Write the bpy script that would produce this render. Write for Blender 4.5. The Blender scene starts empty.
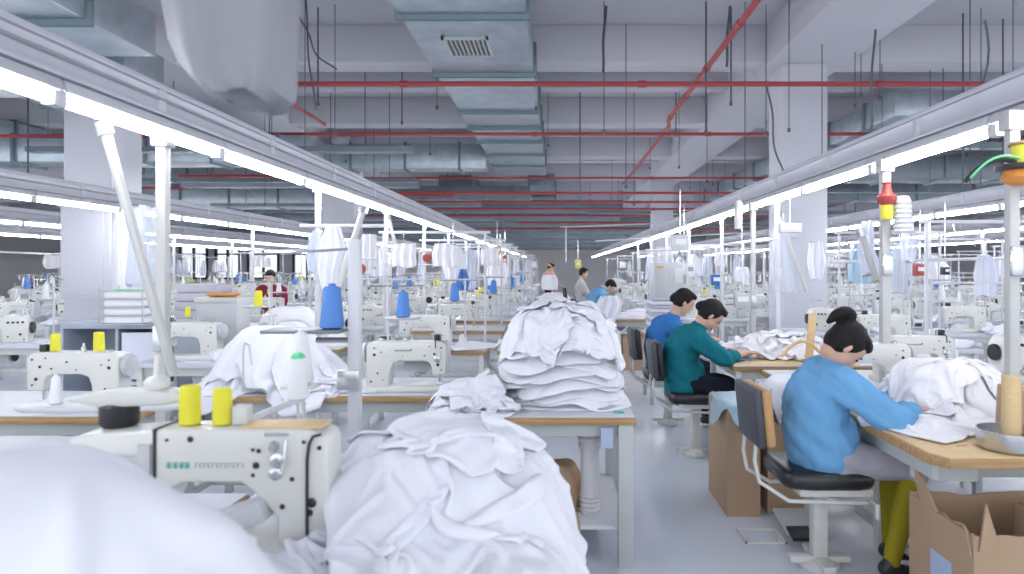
import bpy, bmesh, math, random
import numpy as np
from mathutils import Vector, Matrix
random.seed(7)
C = bpy.context.scene.collection
PI = math.pi
CAMZ, FPX, VX, VY = 1.5, 680.0, 558.0, 268.0
def R(a): return math.radians(a)

# ------------------------------------------------------------------ materials
MATS = {}
def mat(name, col, rough=0.5, metal=0.0, var=0.06, scale=8.0, bump=0.0, bscale=60.0, spec=0.5, alpha=1.0, trans=0.0, sss=0.0, emit=None, estr=0.0, coat=0.0):
    if name in MATS: return MATS[name]
    m = bpy.data.materials.new(name); m.use_nodes = True
    nt = m.node_tree; N = nt.nodes; L = nt.links
    b = N['Principled BSDF']
    tc = N.new('ShaderNodeTexCoord')
    no = N.new('ShaderNodeTexNoise'); no.inputs['Scale'].default_value = scale; no.inputs['Detail'].default_value = 3
    L.new(tc.outputs['Object'], no.inputs['Vector'])
    mx = N.new('ShaderNodeMix'); mx.data_type = 'RGBA'
    c1 = [max(0, c*(1-var)) for c in col]; c2 = [min(1, c*(1+var)) for c in col]
    mx.inputs[6].default_value = (*c1, 1); mx.inputs[7].default_value = (*c2, 1)
    L.new(no.outputs['Fac'], mx.inputs[0]); L.new(mx.outputs[2], b.inputs['Base Color'])
    b.inputs['Roughness'].default_value = rough; b.inputs['Metallic'].default_value = metal
    b.inputs['Specular IOR Level'].default_value = spec
    b.inputs['Alpha'].default_value = alpha
    b.inputs['Transmission Weight'].default_value = trans
    b.inputs['Coat Weight'].default_value = coat
    if sss:
        b.inputs['Subsurface Weight'].default_value = sss
        b.inputs['Subsurface Scale'].default_value = 0.01
    if emit:
        b.inputs['Emission Color'].default_value = (*emit, 1); b.inputs['Emission Strength'].default_value = estr
    if bump:
        n2 = N.new('ShaderNodeTexNoise'); n2.inputs['Scale'].default_value = bscale; n2.inputs['Detail'].default_value = 4
        L.new(tc.outputs['Object'], n2.inputs['Vector'])
        bp = N.new('ShaderNodeBump'); bp.inputs['Strength'].default_value = bump; bp.inputs['Distance'].default_value = 0.02
        L.new(n2.outputs['Fac'], bp.inputs['Height']); L.new(bp.outputs['Normal'], b.inputs['Normal'])
    MATS[name] = m
    return m
def wood_mat(name, col, dark):
    m = mat(name, col, 0.5)
    nt = m.node_tree; N = nt.nodes; L = nt.links; b = N['Principled BSDF']
    tc = N.new('ShaderNodeTexCoord'); mp = N.new('ShaderNodeMapping'); mp.inputs['Scale'].default_value = (2, 30, 30)
    no = N.new('ShaderNodeTexNoise'); no.inputs['Scale'].default_value = 2; no.inputs['Detail'].default_value = 5
    L.new(tc.outputs['Object'], mp.inputs['Vector']); L.new(mp.outputs['Vector'], no.inputs['Vector'])
    cr = N.new('ShaderNodeValToRGB'); cr.color_ramp.elements[0].position = .35; cr.color_ramp.elements[1].position = .7
    cr.color_ramp.elements[0].color = (*dark, 1); cr.color_ramp.elements[1].color = (*col, 1)
    L.new(no.outputs['Fac'], cr.inputs['Fac']); L.new(cr.outputs['Color'], b.inputs['Base Color'])
    return m
def floor_mat():
    m = mat('epoxy_floor', (.70, .745, .83), 0.16, var=.04, scale=.6, spec=.5)
    nt = m.node_tree; N = nt.nodes; L = nt.links; b = N['Principled BSDF']
    tc = N.new('ShaderNodeTexCoord'); no = N.new('ShaderNodeTexNoise'); no.inputs['Scale'].default_value = 5; no.inputs['Detail'].default_value = 6
    L.new(tc.outputs['Object'], no.inputs['Vector'])
    mr = N.new('ShaderNodeMapRange'); mr.inputs[3].default_value = .10; mr.inputs[4].default_value = .34
    L.new(no.outputs['Fac'], mr.inputs[0]); L.new(mr.outputs[0], b.inputs['Roughness'])
    n2 = N.new('ShaderNodeTexNoise'); n2.inputs['Scale'].default_value = 3
    L.new(tc.outputs['Object'], n2.inputs['Vector'])
    bp = N.new('ShaderNodeBump'); bp.inputs['Strength'].default_value = .06; bp.inputs['Distance'].default_value = .05
    L.new(n2.outputs['Fac'], bp.inputs['Height']); L.new(bp.outputs['Normal'], b.inputs['Normal'])
    return m
M = dict(
    floor=floor_mat(),
    plaster=mat('plaster', (.55, .545, .59), .9, bump=.1, bscale=12, scale=1.2, var=.03),
    backwall=mat('back_wall_paint', (.66, .64, .66), .9, scale=.8, var=.06),
    column=mat('column_paint', (.60, .60, .655), .8, scale=1.2, var=.03),
    duct=mat('galvanised_steel', (.43, .49, .54), .34, .75, var=.3, scale=5, bump=.25, bscale=6),
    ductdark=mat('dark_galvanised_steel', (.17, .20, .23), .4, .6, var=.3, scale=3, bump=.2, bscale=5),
    flange=mat('flange_steel', (.16, .22, .24), .5, .6),
    red=mat('red_pipe_paint', (.36, .045, .05), .45),
    rod=mat('dark_rod', (.10, .11, .13), .5, .4),
    lamp_white=mat('white_enamel', (.60, .60, .64), .4, var=.03),
    rail=mat('grey_rail_enamel', (.50, .50, .56), .45, .1, var=.08, scale=4),
    tube=mat('fluorescent_tube', (.9, .9, .9), .3, emit=(.93, .96, 1.0), estr=40),
    cream=mat('cream_machine_enamel', (.70, .70, .67), .32, var=.05, scale=5, coat=.15),
    cream2=mat('pale_grey_machine_enamel', (.55, .56, .58), .38, var=.05, scale=5),
    black=mat('black_plastic', (.02, .02, .024), .4),
    steel=mat('polished_steel', (.6, .61, .63), .25, .9),
    laminate=mat('pale_table_laminate', (.62, .64, .70), .35, var=.03),
    edge=wood_mat('plywood_edge', (.50, .32, .16), (.33, .19, .08)),
    tan=wood_mat('tan_board', (.74, .55, .30), (.68, .48, .25)),
    frame=mat('grey_green_frame_paint', (.46, .49, .50), .45),
    framew=mat('cream_frame_paint', (.62, .62, .60), .4),
    cloth=mat('white_cotton', (.82, .825, .885), .95, var=.015, bump=.12, bscale=25, spec=.1, scale=3),
    clothb=mat('cool_white_cotton', (.72, .74, .84), .95, var=.02, bump=.12, bscale=25, spec=.1, scale=3),
    clothw=mat('warm_white_cotton', (.84, .825, .86), .95, var=.03, bump=.12, bscale=25, spec=.1, scale=3),
    bluecone=mat('blue_thread', (.10, .25, .62), .8, var=.05, bump=.3, bscale=180),
    yellowcone=mat('yellow_thread', (.80, .74, .05), .75, var=.05, bump=.3, bscale=180),
    whitecone=mat('white_thread', (.78, .80, .82), .8, var=.02, bump=.3, bscale=180),
    greentop=mat('green_cone_top', (.12, .65, .32), .6),
    yellow=mat('yellow_plastic', (.78, .72, .06), .5),
    orange=mat('orange_plastic', (.75, .30, .06), .5),
    redp=mat('red_plastic', (.40, .06, .05), .5),
    green=mat('green_plastic', (.15, .55, .25), .5),
    cardboard=mat('cardboard', (.42, .29, .19), .85, var=.06, scale=3),
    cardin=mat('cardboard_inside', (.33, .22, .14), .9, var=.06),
    plastic=mat('translucent_plastic', (.72, .76, .86), .35, alpha=.62, var=.05, spec=.4),
    plasticb=mat('blueish_plastic_film', (.45, .62, .75), .3, alpha=.8),
    leather=mat('black_vinyl', (.018, .018, .022), .32, spec=.5, bump=.1, bscale=30),
    backshell=mat('charcoal_shell', (.055, .06, .075), .5),
    tanvinyl=mat('tan_vinyl', (.50, .30, .13), .6),
    skin=mat('skin', (.62, .38, .28), .55, sss=.1, var=.04),
    hair=mat('black_hair', (.009, .008, .009), .55, bump=.5, bscale=160, spec=.25),
    bluecloth=mat('blue_work_shirt', (.15, .36, .62), .9, spec=.15, bump=.15, bscale=14, var=.06),
    tealcloth=mat('teal_work_shirt', (.01, .155, .20), .9, spec=.15, bump=.15, bscale=14, var=.06),
    navycloth=mat('royal_blue_shirt', (.04, .17, .46), .9, spec=.15, var=.06),
    marooncloth=mat('maroon_shirt', (.20, .02, .05), .9, spec=.15),
    pinkcloth=mat('pink_shirt', (.65, .33, .35), .9, spec=.15),
    greycloth=mat('grey_shirt', (.45, .43, .46), .9, spec=.15),
    darkcloth=mat('dark_trousers', (.015, .018, .03), .9, spec=.1),
    greytrouser=mat('grey_cloth', (.36, .35, .40), .9, spec=.1),
    olive=mat('olive_leggings', (.30, .25, .02), .85, spec=.1),
    glass=mat('window_glass', (.9, .95, 1), .05, alpha=.25),
    winframe=mat('dark_window_frame', (.05, .06, .08), .5),
    paper=mat('white_paper', (.80, .78, .80), .8, bump=.2, bscale=6),
    logo=mat('green_logo_paint', (.03, .45, .38), .5),
    greyink=mat('grey_print', (.33, .35, .38), .6),
    bluelabel=mat('pale_blue_label', (.40, .48, .66), .7),
    mark=mat('thread_brown', (.35, .22, .12), .8),
    greybundle=mat('grey_cotton', (.52, .50, .56), .95, var=.04, bump=.2, bscale=20, spec=.1),
    bin=mat('painted_vent_shade', (.12, .12, .11), .6),  # dark colour painted as the shade behind the vent slats
    nearpost=mat('aged_cream_enamel', (.52, .52, .51), .5, var=.1, scale=6),
    cabgrey=mat('cabinet_grey_blue', (.36, .40, .47), .5),
    greybag=mat('grey_plastic_film', (.30, .30, .34), .6, alpha=.82, var=.05),
    blueplastic=mat('blue_plastic', (.08, .35, .60), .4),
)

# ------------------------------------------------------------------ mesh builder
class MB:
    def __init__(s): s.v = []; s.f = []
    def add(s, vs, fs):
        o = len(s.v); s.v += [tuple(v) for v in vs]; s.f += [tuple(i+o for i in f) for f in fs]; return s
    def box(s, x0, x1, y0, y1, z0, z1):
        return s.add([(x0,y0,z0),(x1,y0,z0),(x1,y1,z0),(x0,y1,z0),(x0,y0,z1),(x1,y0,z1),(x1,y1,z1),(x0,y1,z1)],
                     [(0,3,2,1),(4,5,6,7),(0,1,5,4),(1,2,6,5),(2,3,7,6),(3,0,4,7)])
    def obox(s, c, size, rot=None):
        hx, hy, hz = [a/2 for a in size]
        vs = [Vector((x,y,z)) for z in (-hz,hz) for x,y in ((-hx,-hy),(hx,-hy),(hx,hy),(-hx,hy))]
        if rot is not None: vs = [rot @ v for v in vs]
        vs = [v + Vector(c) for v in vs]
        return s.add(vs, [(0,3,2,1),(4,5,6,7),(0,1,5,4),(1,2,6,5),(2,3,7,6),(3,0,4,7)])
    def tube(s, pts, r, n=10, cap=True):
        pts = [Vector(p) for p in pts]
        rs = r if isinstance(r, (list, tuple)) else [r]*len(pts)
        vs = []; fs = []
        up = None
        for i, p in enumerate(pts):
            a = pts[max(0, i-1)]; b = pts[min(len(pts)-1, i+1)]
            d = (b-a).normalized()
            if up is None:
                up = d.orthogonal().normalized()
            up = (up - d*up.dot(d)).normalized(); w = d.cross(up)
            for k in range(n):
                t = 2*PI*k/n
                vs.append(p + (up*math.cos(t) + w*math.sin(t))*rs[i])
        for i in range(len(pts)-1):
            for k in range(n):
                k2 = (k+1) % n
                fs.append((i*n+k, i*n+k2, (i+1)*n+k2, (i+1)*n+k))
        if cap:
            fs.append(tuple(reversed(range(n)))); fs.append(tuple(range((len(pts)-1)*n, len(pts)*n)))
        return s.add(vs, fs)
    def lathe(s, prof, c=(0,0,0), n=20, axis='z'):
        vs = []; fs = []
        for (r, h) in prof:
            for k in range(n):
                t = 2*PI*k/n
                a, b = r*math.cos(t), r*math.sin(t)
                p = (a, b, h) if axis == 'z' else ((h, a, b) if axis == 'x' else (b, h, a))
                vs.append((p[0]+c[0], p[1]+c[1], p[2]+c[2]))
        m = len(prof)
        for i in range(m-1):
            for k in range(n):
                k2 = (k+1) % n
                fs.append((i*n+k, i*n+k2, (i+1)*n+k2, (i+1)*n+k))
        fs.append(tuple(reversed(range(n)))); fs.append(tuple(range((m-1)*n, m*n)))
        return s.add(vs, fs)
    def prism(s, poly, a, b, axis='y'):
        n = len(poly); vs = []
        for t in (a, b):
            for (p, q) in poly:
                vs.append((p, t, q) if axis == 'y' else ((t, p, q) if axis == 'x' else (p, q, t)))
        fs = [tuple(range(n)), tuple(reversed(range(n, 2*n)))]
        for i in range(n):
            j = (i+1) % n; fs.append((i, i+n, j+n, j))
        return s.add(vs, fs)
    def sphere(s, c, r, n=12, m=8, sc=(1,1,1)):
        vs = []; fs = []
        for i in range(1, m):
            ph = PI*i/m
            for k in range(n):
                t = 2*PI*k/n
                vs.append((c[0]+r*sc[0]*math.sin(ph)*math.cos(t), c[1]+r*sc[1]*math.sin(ph)*math.sin(t), c[2]+r*sc[2]*math.cos(ph)))
        for i in range(m-2):
            for k in range(n):
                k2 = (k+1) % n; fs.append((i*n+k, (i+1)*n+k, (i+1)*n+k2, i*n+k2))
        o = len(vs); vs.append((c[0], c[1], c[2]+r*sc[2])); vs.append((c[0], c[1], c[2]-r*sc[2]))
        for k in range(n):
            k2 = (k+1) % n; fs.append((o, k, k2)); fs.append((o+1, (m-2)*n+k2, (m-2)*n+k))
        return s.add(vs, fs)
    def build(s, name, m, parent=None, bevel=0.0, smooth=True, loc=(0,0,0), segs=2):
        me = bpy.data.meshes.new(name)
        bm = bmesh.new()
        bv = [bm.verts.new(v) for v in s.v]
        for f in s.f:
            try: bm.faces.new([bv[i] for i in f])
            except ValueError: pass
        bmesh.ops.recalc_face_normals(bm, faces=bm.faces)
        if bevel:
            es = [e for e in bm.edges if len(e.link_faces) == 2 and e.calc_face_angle(0) > R(38)]
            bmesh.ops.bevel(bm, geom=es, offset=bevel, segments=segs, profile=.5, affect='EDGES', clamp_overlap=True)
        if smooth:
            for f in bm.faces: f.smooth = True
            for e in bm.edges:
                if len(e.link_faces) == 2 and e.calc_face_angle(0) > R(40): e.smooth = False
        bm.to_mesh(me); bm.free()
        me.materials.append(m)
        o = bpy.data.objects.new(name, me); C.objects.link(o); o.location = loc
        if parent: o.parent = parent
        return o
def tag(o, label=None, cat=None, group=None, kind=None):
    if label: o['label'] = label
    if cat: o['category'] = cat
    if group: o['group'] = group
    if kind: o['kind'] = kind
    return o
def thing(name, label, cat, loc=(0,0,0), rz=0.0, group=None):
    o = bpy.data.objects.new(name, None); C.objects.link(o); o.empty_display_size = .05
    o.location = loc; o.rotation_euler = (0,0,rz)
    return tag(o, label, cat, group)
def struct(name, mb, m, bevel=0.0):
    o = mb.build(name, m, None, bevel); o['kind'] = 'structure'; return o
KIDS = {}
def kids(o):
    return [c for c in o.children]
def dup(o, loc=None, rz=None, label=None, group=None, parent=None):
    c = o.copy(); C.objects.link(c)
    if parent: c.parent = parent
    if loc is not None: c.location = loc
    if rz is not None: c.rotation_euler = (0,0,rz)
    if label: c['label'] = label
    if group: c['group'] = group
    if o.name not in KIDS: KIDS[o.name] = list(o.children)
    for k in KIDS[o.name]: dup(k, parent=c)
    return c
def merged(o, name):
    """one mesh object out of a thing and its parts (for far repeats too small to show parts)"""
    bm = bmesh.new(); mats = []
    def rec(q, T):
        if q.type == 'MESH':
            t = bmesh.new(); t.from_mesh(q.data); t.transform(T)
            base = []
            for mm in q.data.materials:
                if mm not in mats: mats.append(mm)
                base.append(mats.index(mm))
            for f in t.faces: f.material_index = base[f.material_index]
            tm = bpy.data.meshes.new('tmp'); t.to_mesh(tm); bm.from_mesh(tm); bpy.data.meshes.remove(tm); t.free()
        for k in q.children:
            rec(k, T @ k.matrix_basis)
    rec(o, Matrix.Identity(4))
    me = bpy.data.meshes.new(name); bm.to_mesh(me); bm.free()
    for mm in mats: me.materials.append(mm)
    r = bpy.data.objects.new(name, me); C.objects.link(r)
    for k in ('category', 'group'):
        if k in o: r[k] = o[k]
    return r
ONES = ['first','second','third','fourth','fifth','sixth','seventh','eighth','ninth','tenth','eleventh','twelfth','thirteenth','fourteenth','fifteenth','sixteenth','seventeenth','eighteenth','nineteenth']
def ordw(i):
    if i <= 19: return ONES[i-1]
    t = {2:'twent',3:'thirt',4:'fort',5:'fift',6:'sixt',7:'sevent',8:'eight',9:'ninet'}[i//10]
    return t+'ieth' if i % 10 == 0 else t+'y-'+ONES[i%10-1]

# ------------------------------------------------------------------ camera, world
cam = bpy.data.cameras.new('camera'); co = bpy.data.objects.new('camera', cam); C.objects.link(co)
co.location = (0, 0, CAMZ); co.rotation_euler = (R(90), 0, 0)
cam.sensor_width = 36; cam.lens = FPX/1024*36
cam.shift_x = -(VX-512)/1024; cam.shift_y = -(287-VY)/1024
cam.clip_start = .05; cam.clip_end = 200
cam.dof.use_dof = True; cam.dof.focus_distance = 5.2; cam.dof.aperture_fstop = 2.4
bpy.context.scene.camera = co
w = bpy.data.worlds.new('daylight'); bpy.context.scene.world = w; w.use_nodes = True
w.node_tree.nodes['Background'].inputs[0].default_value = (.90, .945, 1.0, 1)
w.node_tree.nodes['Background'].inputs[1].default_value = 1.7
vs = bpy.context.scene.view_settings
vs.view_transform = 'Standard'; vs.look = 'None'; vs.gamma = 1; vs.use_curve_mapping = False
vs.exposure = 0.36

# ------------------------------------------------------------------ room shell
YB = 42.0; XL, XR = -27.0, 23.0; ZC = 4.87; ZS = 4.35
struct('floor', MB().box(XL, XR, -4, YB, -.1, 0), M['floor'])
struct('ceiling', MB().box(XL, XR, -4, YB+.3, ZC, ZC+.2), M['plaster'])
# back wall with window openings
wins = [(-23.4,-21.6),(-21.2,-19.6),(-19.2,-17.2),(-16.4,-14.6),(-14.2,-12.4),(-12.0,-10.2)]
z0w, z1w = .8, 3.1
wb = MB(); wb.box(XL, XR, YB, YB+.3, 0, z0w); wb.box(XL, XR, YB, YB+.3, z1w, ZC)
xs = [XL]+[t for q in wins for t in q]+[XR]
for i in range(0, len(xs), 2): wb.box(xs[i], xs[i+1], YB, YB+.3, z0w, z1w)
struct('wall_back', wb, M['backwall'])
struct('wall_left', MB().box(XL-.3, XL, 26, YB+.3, 0, ZC), M['backwall'])
struct('wall_right', MB().box(XR, XR+.3, 22, YB+.3, 0, ZC), M['backwall'])
for i, (a, b) in enumerate(wins):
    f = MB()
    for (p, q, r_, t) in ((a, a+.15, z0w, z1w),(b-.15, b, z0w, z1w),(a, b, z0w, z0w+.12),(a, b, z1w-.15, z1w),((a+b)/2-.07,(a+b)/2+.07, z0w, z1w),(a, b, 2.3, 2.4)):
        f.box(p, q, YB-.05, YB+.1, r_, t)
    fo = struct('window_%d' % (i+1), f, M['winframe'])
    g = MB().box(a+.08, b-.08, YB+.02, YB+.03, z0w+.08, z1w-.08).build('pane', M['glass'], fo)
# transverse beams
yb = 5.4
k = 0
for y in (1.4, 5.4, 9.4, 13.4, 17.4, 21.4, 25.4, 29.4, 33.4, 37.4):
    k += 1
    struct('trim_%d' % k, MB().box(XL, XR, y, y+.5, ZS, ZC), M['plaster'], .01)
for y in (3.6, 7.4, 11.6, 15.6, 19.6, 23.6, 27.6, 31.6):
    k += 1
    struct('trim_%d' % k, MB().box(XL, XR, y, y+.3, ZS+.22, ZC), M['plaster'], .01)
for (a, b) in ((2.9, 4.0), (-6.2, -5.3), (11.2, 12.1), (-13.9, -13.0)):
    k += 1
    struct('trim_%d' % k, MB().box(a, b, -2, YB, ZS-.02, ZC), M['plaster'], .01)
# columns
COLS = []
def column(x0, wdt, y, lab):
    x1 = x0+wdt; COLS.append((x0, x1, y))
    t = MB().box(x0, x1, y, y+wdt, 0, ZS-.02)
    o = t.build('concrete_column', M['column'], None, .02)
    b = MB().box(x0-.02, x1+.02, y-.02, y+wdt+.02, 0, .12).build('plinth', M['framew'], o, .005)
    tag(o, lab, 'column', 'square concrete columns')
column(-6.04, .6, 8.3, 'square grey column left, wrapped with white boards above the cabinet')
column(-5.38, .73, 15.5, 'square grey column behind the hanging bags left of the blue cone')
column(3.105, .625, 9.4, 'wide pale square column behind the seated woman in light blue')
column(3.06, .65, 21.9, 'slender distant square column above the grey control cabinet')
# ------------------------------------------------------------------ ventilation ducts
def duct_y(x0, x1, z0, z1, y0, y1, flanges, label, m=None, grille=None):
    o = MB().box(x0, x1, y0, y1, z0, z1).build('ventilation_duct', m or M['duct'], None, .01)
    tag(o, label, 'duct', 'ventilation ducts')
    for f in flanges:
        MB().box(x0-.04, x1+.04, f, f+.06, z0-.05, z1+.04).build('flange', M['flange'], o, .005)
    if grille:
        gx0, gx1, gy0, gy1 = grille
        g = MB(); g.box(gx0, gx1, gy0, gy0+.03, z0-.03, z0); g.box(gx0, gx1, gy1-.03, gy1, z0-.03, z0); g.box(gx0, gx0+.03, gy0, gy1, z0-.03, z0); g.box(gx1-.03, gx1, gy0, gy1, z0-.03, z0)
        go = g.build('vent_grille', M['frame'], o)
        sl = MB(); n = 9
        for i in range(n):
            xx = gx0+.03+(gx1-gx0-.06)*(i+.2)/n
            sl.obox((xx, (gy0+gy1)/2, z0-.018), (.006, gy1-gy0-.06, .03), Matrix.Rotation(.5, 3, 'Y'))
        sl.build('slats', M['frame'], go)
        MB().box(gx0+.02, gx1-.02, gy0+.02, gy1-.02, z0-.004, z0-.001).build('opening_shade_sheet', M['bin'], go)  # solid dark sheet on the duct, its colour stands in for shade inside
    return o
def duct_x(x0, x1, y, d, z0, z1, label, m=None, n=4):
    o = MB().box(x0, x1, y, y+d, z0, z1).build('ventilation_duct', m or M['duct'], None, .01)
    tag(o, label, 'duct', 'ventilation ducts')
    for i in range(n):
        f = x0+(x1-x0)*(i+.5)/n
        MB().box(f, f+.05, y-.04, y+d+.04, z0-.04, z1+.03).build('flange', M['flange'], o, .004)
    return o
duct_y(-1.54, -.31, 3.95, 4.3, 3.0, 17.9, (6.56, 8.54, 10.6, 11.8, 13.1, 14.6, 16.2), 'long silver duct with a vent grille above the middle of the hall', grille=(-1.24, -.74, 7.2, 7.8))
duct_x(-6.4, -1.6, 15.0, .6, 3.7, 4.25, 'silver duct branching left from the long grille duct')
duct_y(-5.3, -3.9, 3.55, 3.95, 3.2, 6.6, (4.2, 5.6), 'large silver duct at the upper left, behind the near lamp rail')
duct_x(-9.5, -4.4, 6.9, .7, 3.4, 3.85, 'silver cross duct at the upper left above the near lamp rail')
duct_y(-7.6, -6.6, 3.9, 4.3, 9.0, 24, (10, 12, 14, 16, 18, 20, 22), 'long silver duct over the left rows of machines')
duct_y(-11.6, -10.4, 3.9, 4.3, 12.0, 30, (13, 15, 17, 19, 21, 23, 25, 27), 'long silver duct furthest left, near the windows')
duct_x(-9.8, -4.2, 11.5, .7, 3.3, 3.75, 'short silver cross duct above the left second lamp row', n=5)
duct_x(-14, -5.8, 19, .8, 3.2, 3.7, 'wide silver cross duct above the window side', n=6)
duct_y(5.2, 6.3, 3.85, 4.25, 10.5, 26, (11.5, 13, 14.5, 16, 18, 20, 22, 24), 'silver duct on the right beyond the wide column')
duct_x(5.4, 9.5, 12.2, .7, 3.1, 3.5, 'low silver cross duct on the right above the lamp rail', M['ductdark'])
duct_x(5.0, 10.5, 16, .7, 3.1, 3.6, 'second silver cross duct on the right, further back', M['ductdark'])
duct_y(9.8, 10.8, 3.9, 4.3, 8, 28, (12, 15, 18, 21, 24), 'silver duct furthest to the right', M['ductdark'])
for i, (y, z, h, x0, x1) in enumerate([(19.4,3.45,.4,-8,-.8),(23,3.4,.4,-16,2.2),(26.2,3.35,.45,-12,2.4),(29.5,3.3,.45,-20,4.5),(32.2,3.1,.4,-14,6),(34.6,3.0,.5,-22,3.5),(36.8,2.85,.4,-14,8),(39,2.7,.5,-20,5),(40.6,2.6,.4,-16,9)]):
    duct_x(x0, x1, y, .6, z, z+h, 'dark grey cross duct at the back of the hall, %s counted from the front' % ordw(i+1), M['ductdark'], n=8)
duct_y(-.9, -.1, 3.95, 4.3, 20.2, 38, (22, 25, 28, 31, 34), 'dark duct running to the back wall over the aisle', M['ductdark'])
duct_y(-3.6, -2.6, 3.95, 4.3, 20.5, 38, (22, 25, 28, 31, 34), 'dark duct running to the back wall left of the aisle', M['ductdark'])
# ------------------------------------------------------------------ sprinkler pipes
def pipe(pts, r, label, couplings=(), m=None, name='sprinkler_pipe', cat='pipe', group='red sprinkler pipes'):
    o = MB().tube(pts, r, 10).build(name, m or M['red']); tag(o, label, cat, group)
    for c in couplings:
        d = (Vector(pts[1])-Vector(pts[0])).normalized()
        p = Vector(pts[0]) + d*c
        MB().tube([p-d*.05, p+d*.05], r*1.35, 10).build('coupling', m or M['red'], o)
    return o
zp = 3.82
def sy(y, z=zp): return FPX*(z-CAMZ)/(VY-y)
y1 = sy(84); pipe([((285-VX)/FPX*y1, y1, zp), (8.5, y1, zp)], .032, 'thick red pipe crossing the whole hall nearest the camera', (1.5, 4.5, 7.5))
pipe([((210-VX)/FPX*y1, y1+.6, zp-.0), ((285-VX)/FPX*y1-.3, y1+.6, zp), ((325-VX)/FPX*11, 11, zp)], .026, 'short dark red pipe bending down at the upper left')
y2 = sy(134); pipe([(-5.4, y2, zp), (7.5, y2, zp)], .03, 'second red pipe from the camera crossing below the long duct', (2, 5, 8, 10))
y3 = sy(178); pipe([(-5.6, y3, zp), (12, y3, zp)], .03, 'third red pipe crossing the hall', (2, 5, 8, 12))
for i, yy in enumerate((193, 202, 209, 216, 223, 229)):
    ya = sy(yy, 3.3)
    pipe([(-5.5+(i%3)*1.2-i*.5, ya, 3.3), (6+(i%2)*3, ya, 3.3)], .032, 'distant red pipe near the ceiling, %s one from the camera' % ordw(i+4), (3, 7))
pipe([(1.9, 4.5, 4.05), (1.9, 11.7, 4.05), (1.96, 12.0, 4.0), (1.93, 20, 3.98)], .035, 'long red pipe running away into the hall above the aisle', (1.2, 2.6, 4.2, 5.6, 7.0))
for i, (px, py0, L_, z) in enumerate([(128, 188, 3, 3.4), (60, 136, 2.6, 3.5), (230, 176, 2.0, 3.3), (300, 207, 3.5, 3.4), (405, 195, 2.5, 3.4), (120, 225, 4, 3.0), (930, 177, 3, 3.3), (900, 190, 4, 3.3)]):
    ya = FPX*(z-CAMZ)/(VY-py0); xa = (px-VX)/FPX*ya
    pipe([(xa-L_/2, ya, z), (xa+L_/2, ya, z)], .03, 'short red pipe %s' % ['over the second lamp rail at left','at the far left edge above the lamps','above the left windows','above the hanging bags','beside the branching silver duct','low above the white boards','at the right between the lamp rails','at the right below another short pipe'][i])
# cable tray at the right wall
# hanger rods / cables
rods = [(273,9.0),(305,8.5),(318,8.8),(335,8.7),(346,15),(366,14),(402,11),(430,14),(437,9),(536,10),(548,13),(580,12),(604,8.6),(626,9.4),(634,12),(650,16),(676,12),(679,13),(706,8.6),(707,12),(731,8.8),(745,8.6),(766,8.7),(776,13.5),(789,8.5),(822,8.6),(855,8.9),(861,9.2),(880,8.5),(882,9.5),(930,9.8),(963,9),(970,8.4),(981,8.8),(1003,9.2),(1013,8.5),(690,20),(700,22),(713,19),(725,21),(733,24),(590,22),(612,18),(622,25),(855,18),(905,20),(918,24),(960,17),(980,20),(1010,18),(28,9),(48,12),(113,9.5),(190,14),(236,13),(265,12),(470,20),(500,24),(445,22)]
rods.sort()
for i, (px, y) in enumerate(rods):
    x = (px-VX)/FPX*y
    z0 = random.choice([zp, 3.4, 3.0, 3.82, 2.6]) if y > 9 else random.choice([3.6, 3.2, 2.5, 2.25])
    o = MB().tube([(x, y, z0), (x, y, ZC)], .006 if i % 4 else .011, 6).build('hanger_rod', M['rod'])
    MB().tube([(x, y, z0), (x, y, z0+.05)], .02, 8).build('rod_clamp', M['rod'], o)
    tag(o, 'thin dark rod hanging from the ceiling, %s counted from the left' % ordw(i+1), 'hanger rod', 'thin rods hanging from the ceiling')
def cable(px0, py0, px1, py1, y, label, sag=.2, r=.012):
    a = Vector(((px0-VX)/FPX*y, y, CAMZ+(VY-py0)/FPX*y)); b = Vector(((px1-VX)/FPX*y, y+.3, CAMZ+(VY-py1)/FPX*y))
    pts = [a.lerp(b, t/12)+Vector((sag*.3*math.sin(t*.7), 0, -sag*math.sin(PI*t/12))) for t in range(13)]
    tag(MB().tube(pts, r, 6).build('hanging_cable', M['rod']), label, 'cable', 'dark cables hanging from the ceiling')
cable(766, 86, 792, 178, 8.9, 'dark slanting cable in front of the wide column', .1)
cable(298, 16, 326, 62, 8, 'dark slanting cable left of the long silver duct', .1)
cable(303, -20, 306, 105, 8.2, 'dark wavy cable hanging left of the long silver duct', .05)
cable(876, -10, 882, 130, 8.0, 'thick dark cable hanging right of the wide column', .05, .014)
cable(606, -8, 604, 66, 8.7, 'forked dark cable hanging above the aisle', .03, .018)
cable(985, 20, 1000, 140, 7, 'dark cable looping down at the far right above the lamp rail', .15)
cable(730, -8, 732, 60, 8.7, 'dark cable hanging just left of the long red pipe', .03, .018)

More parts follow.
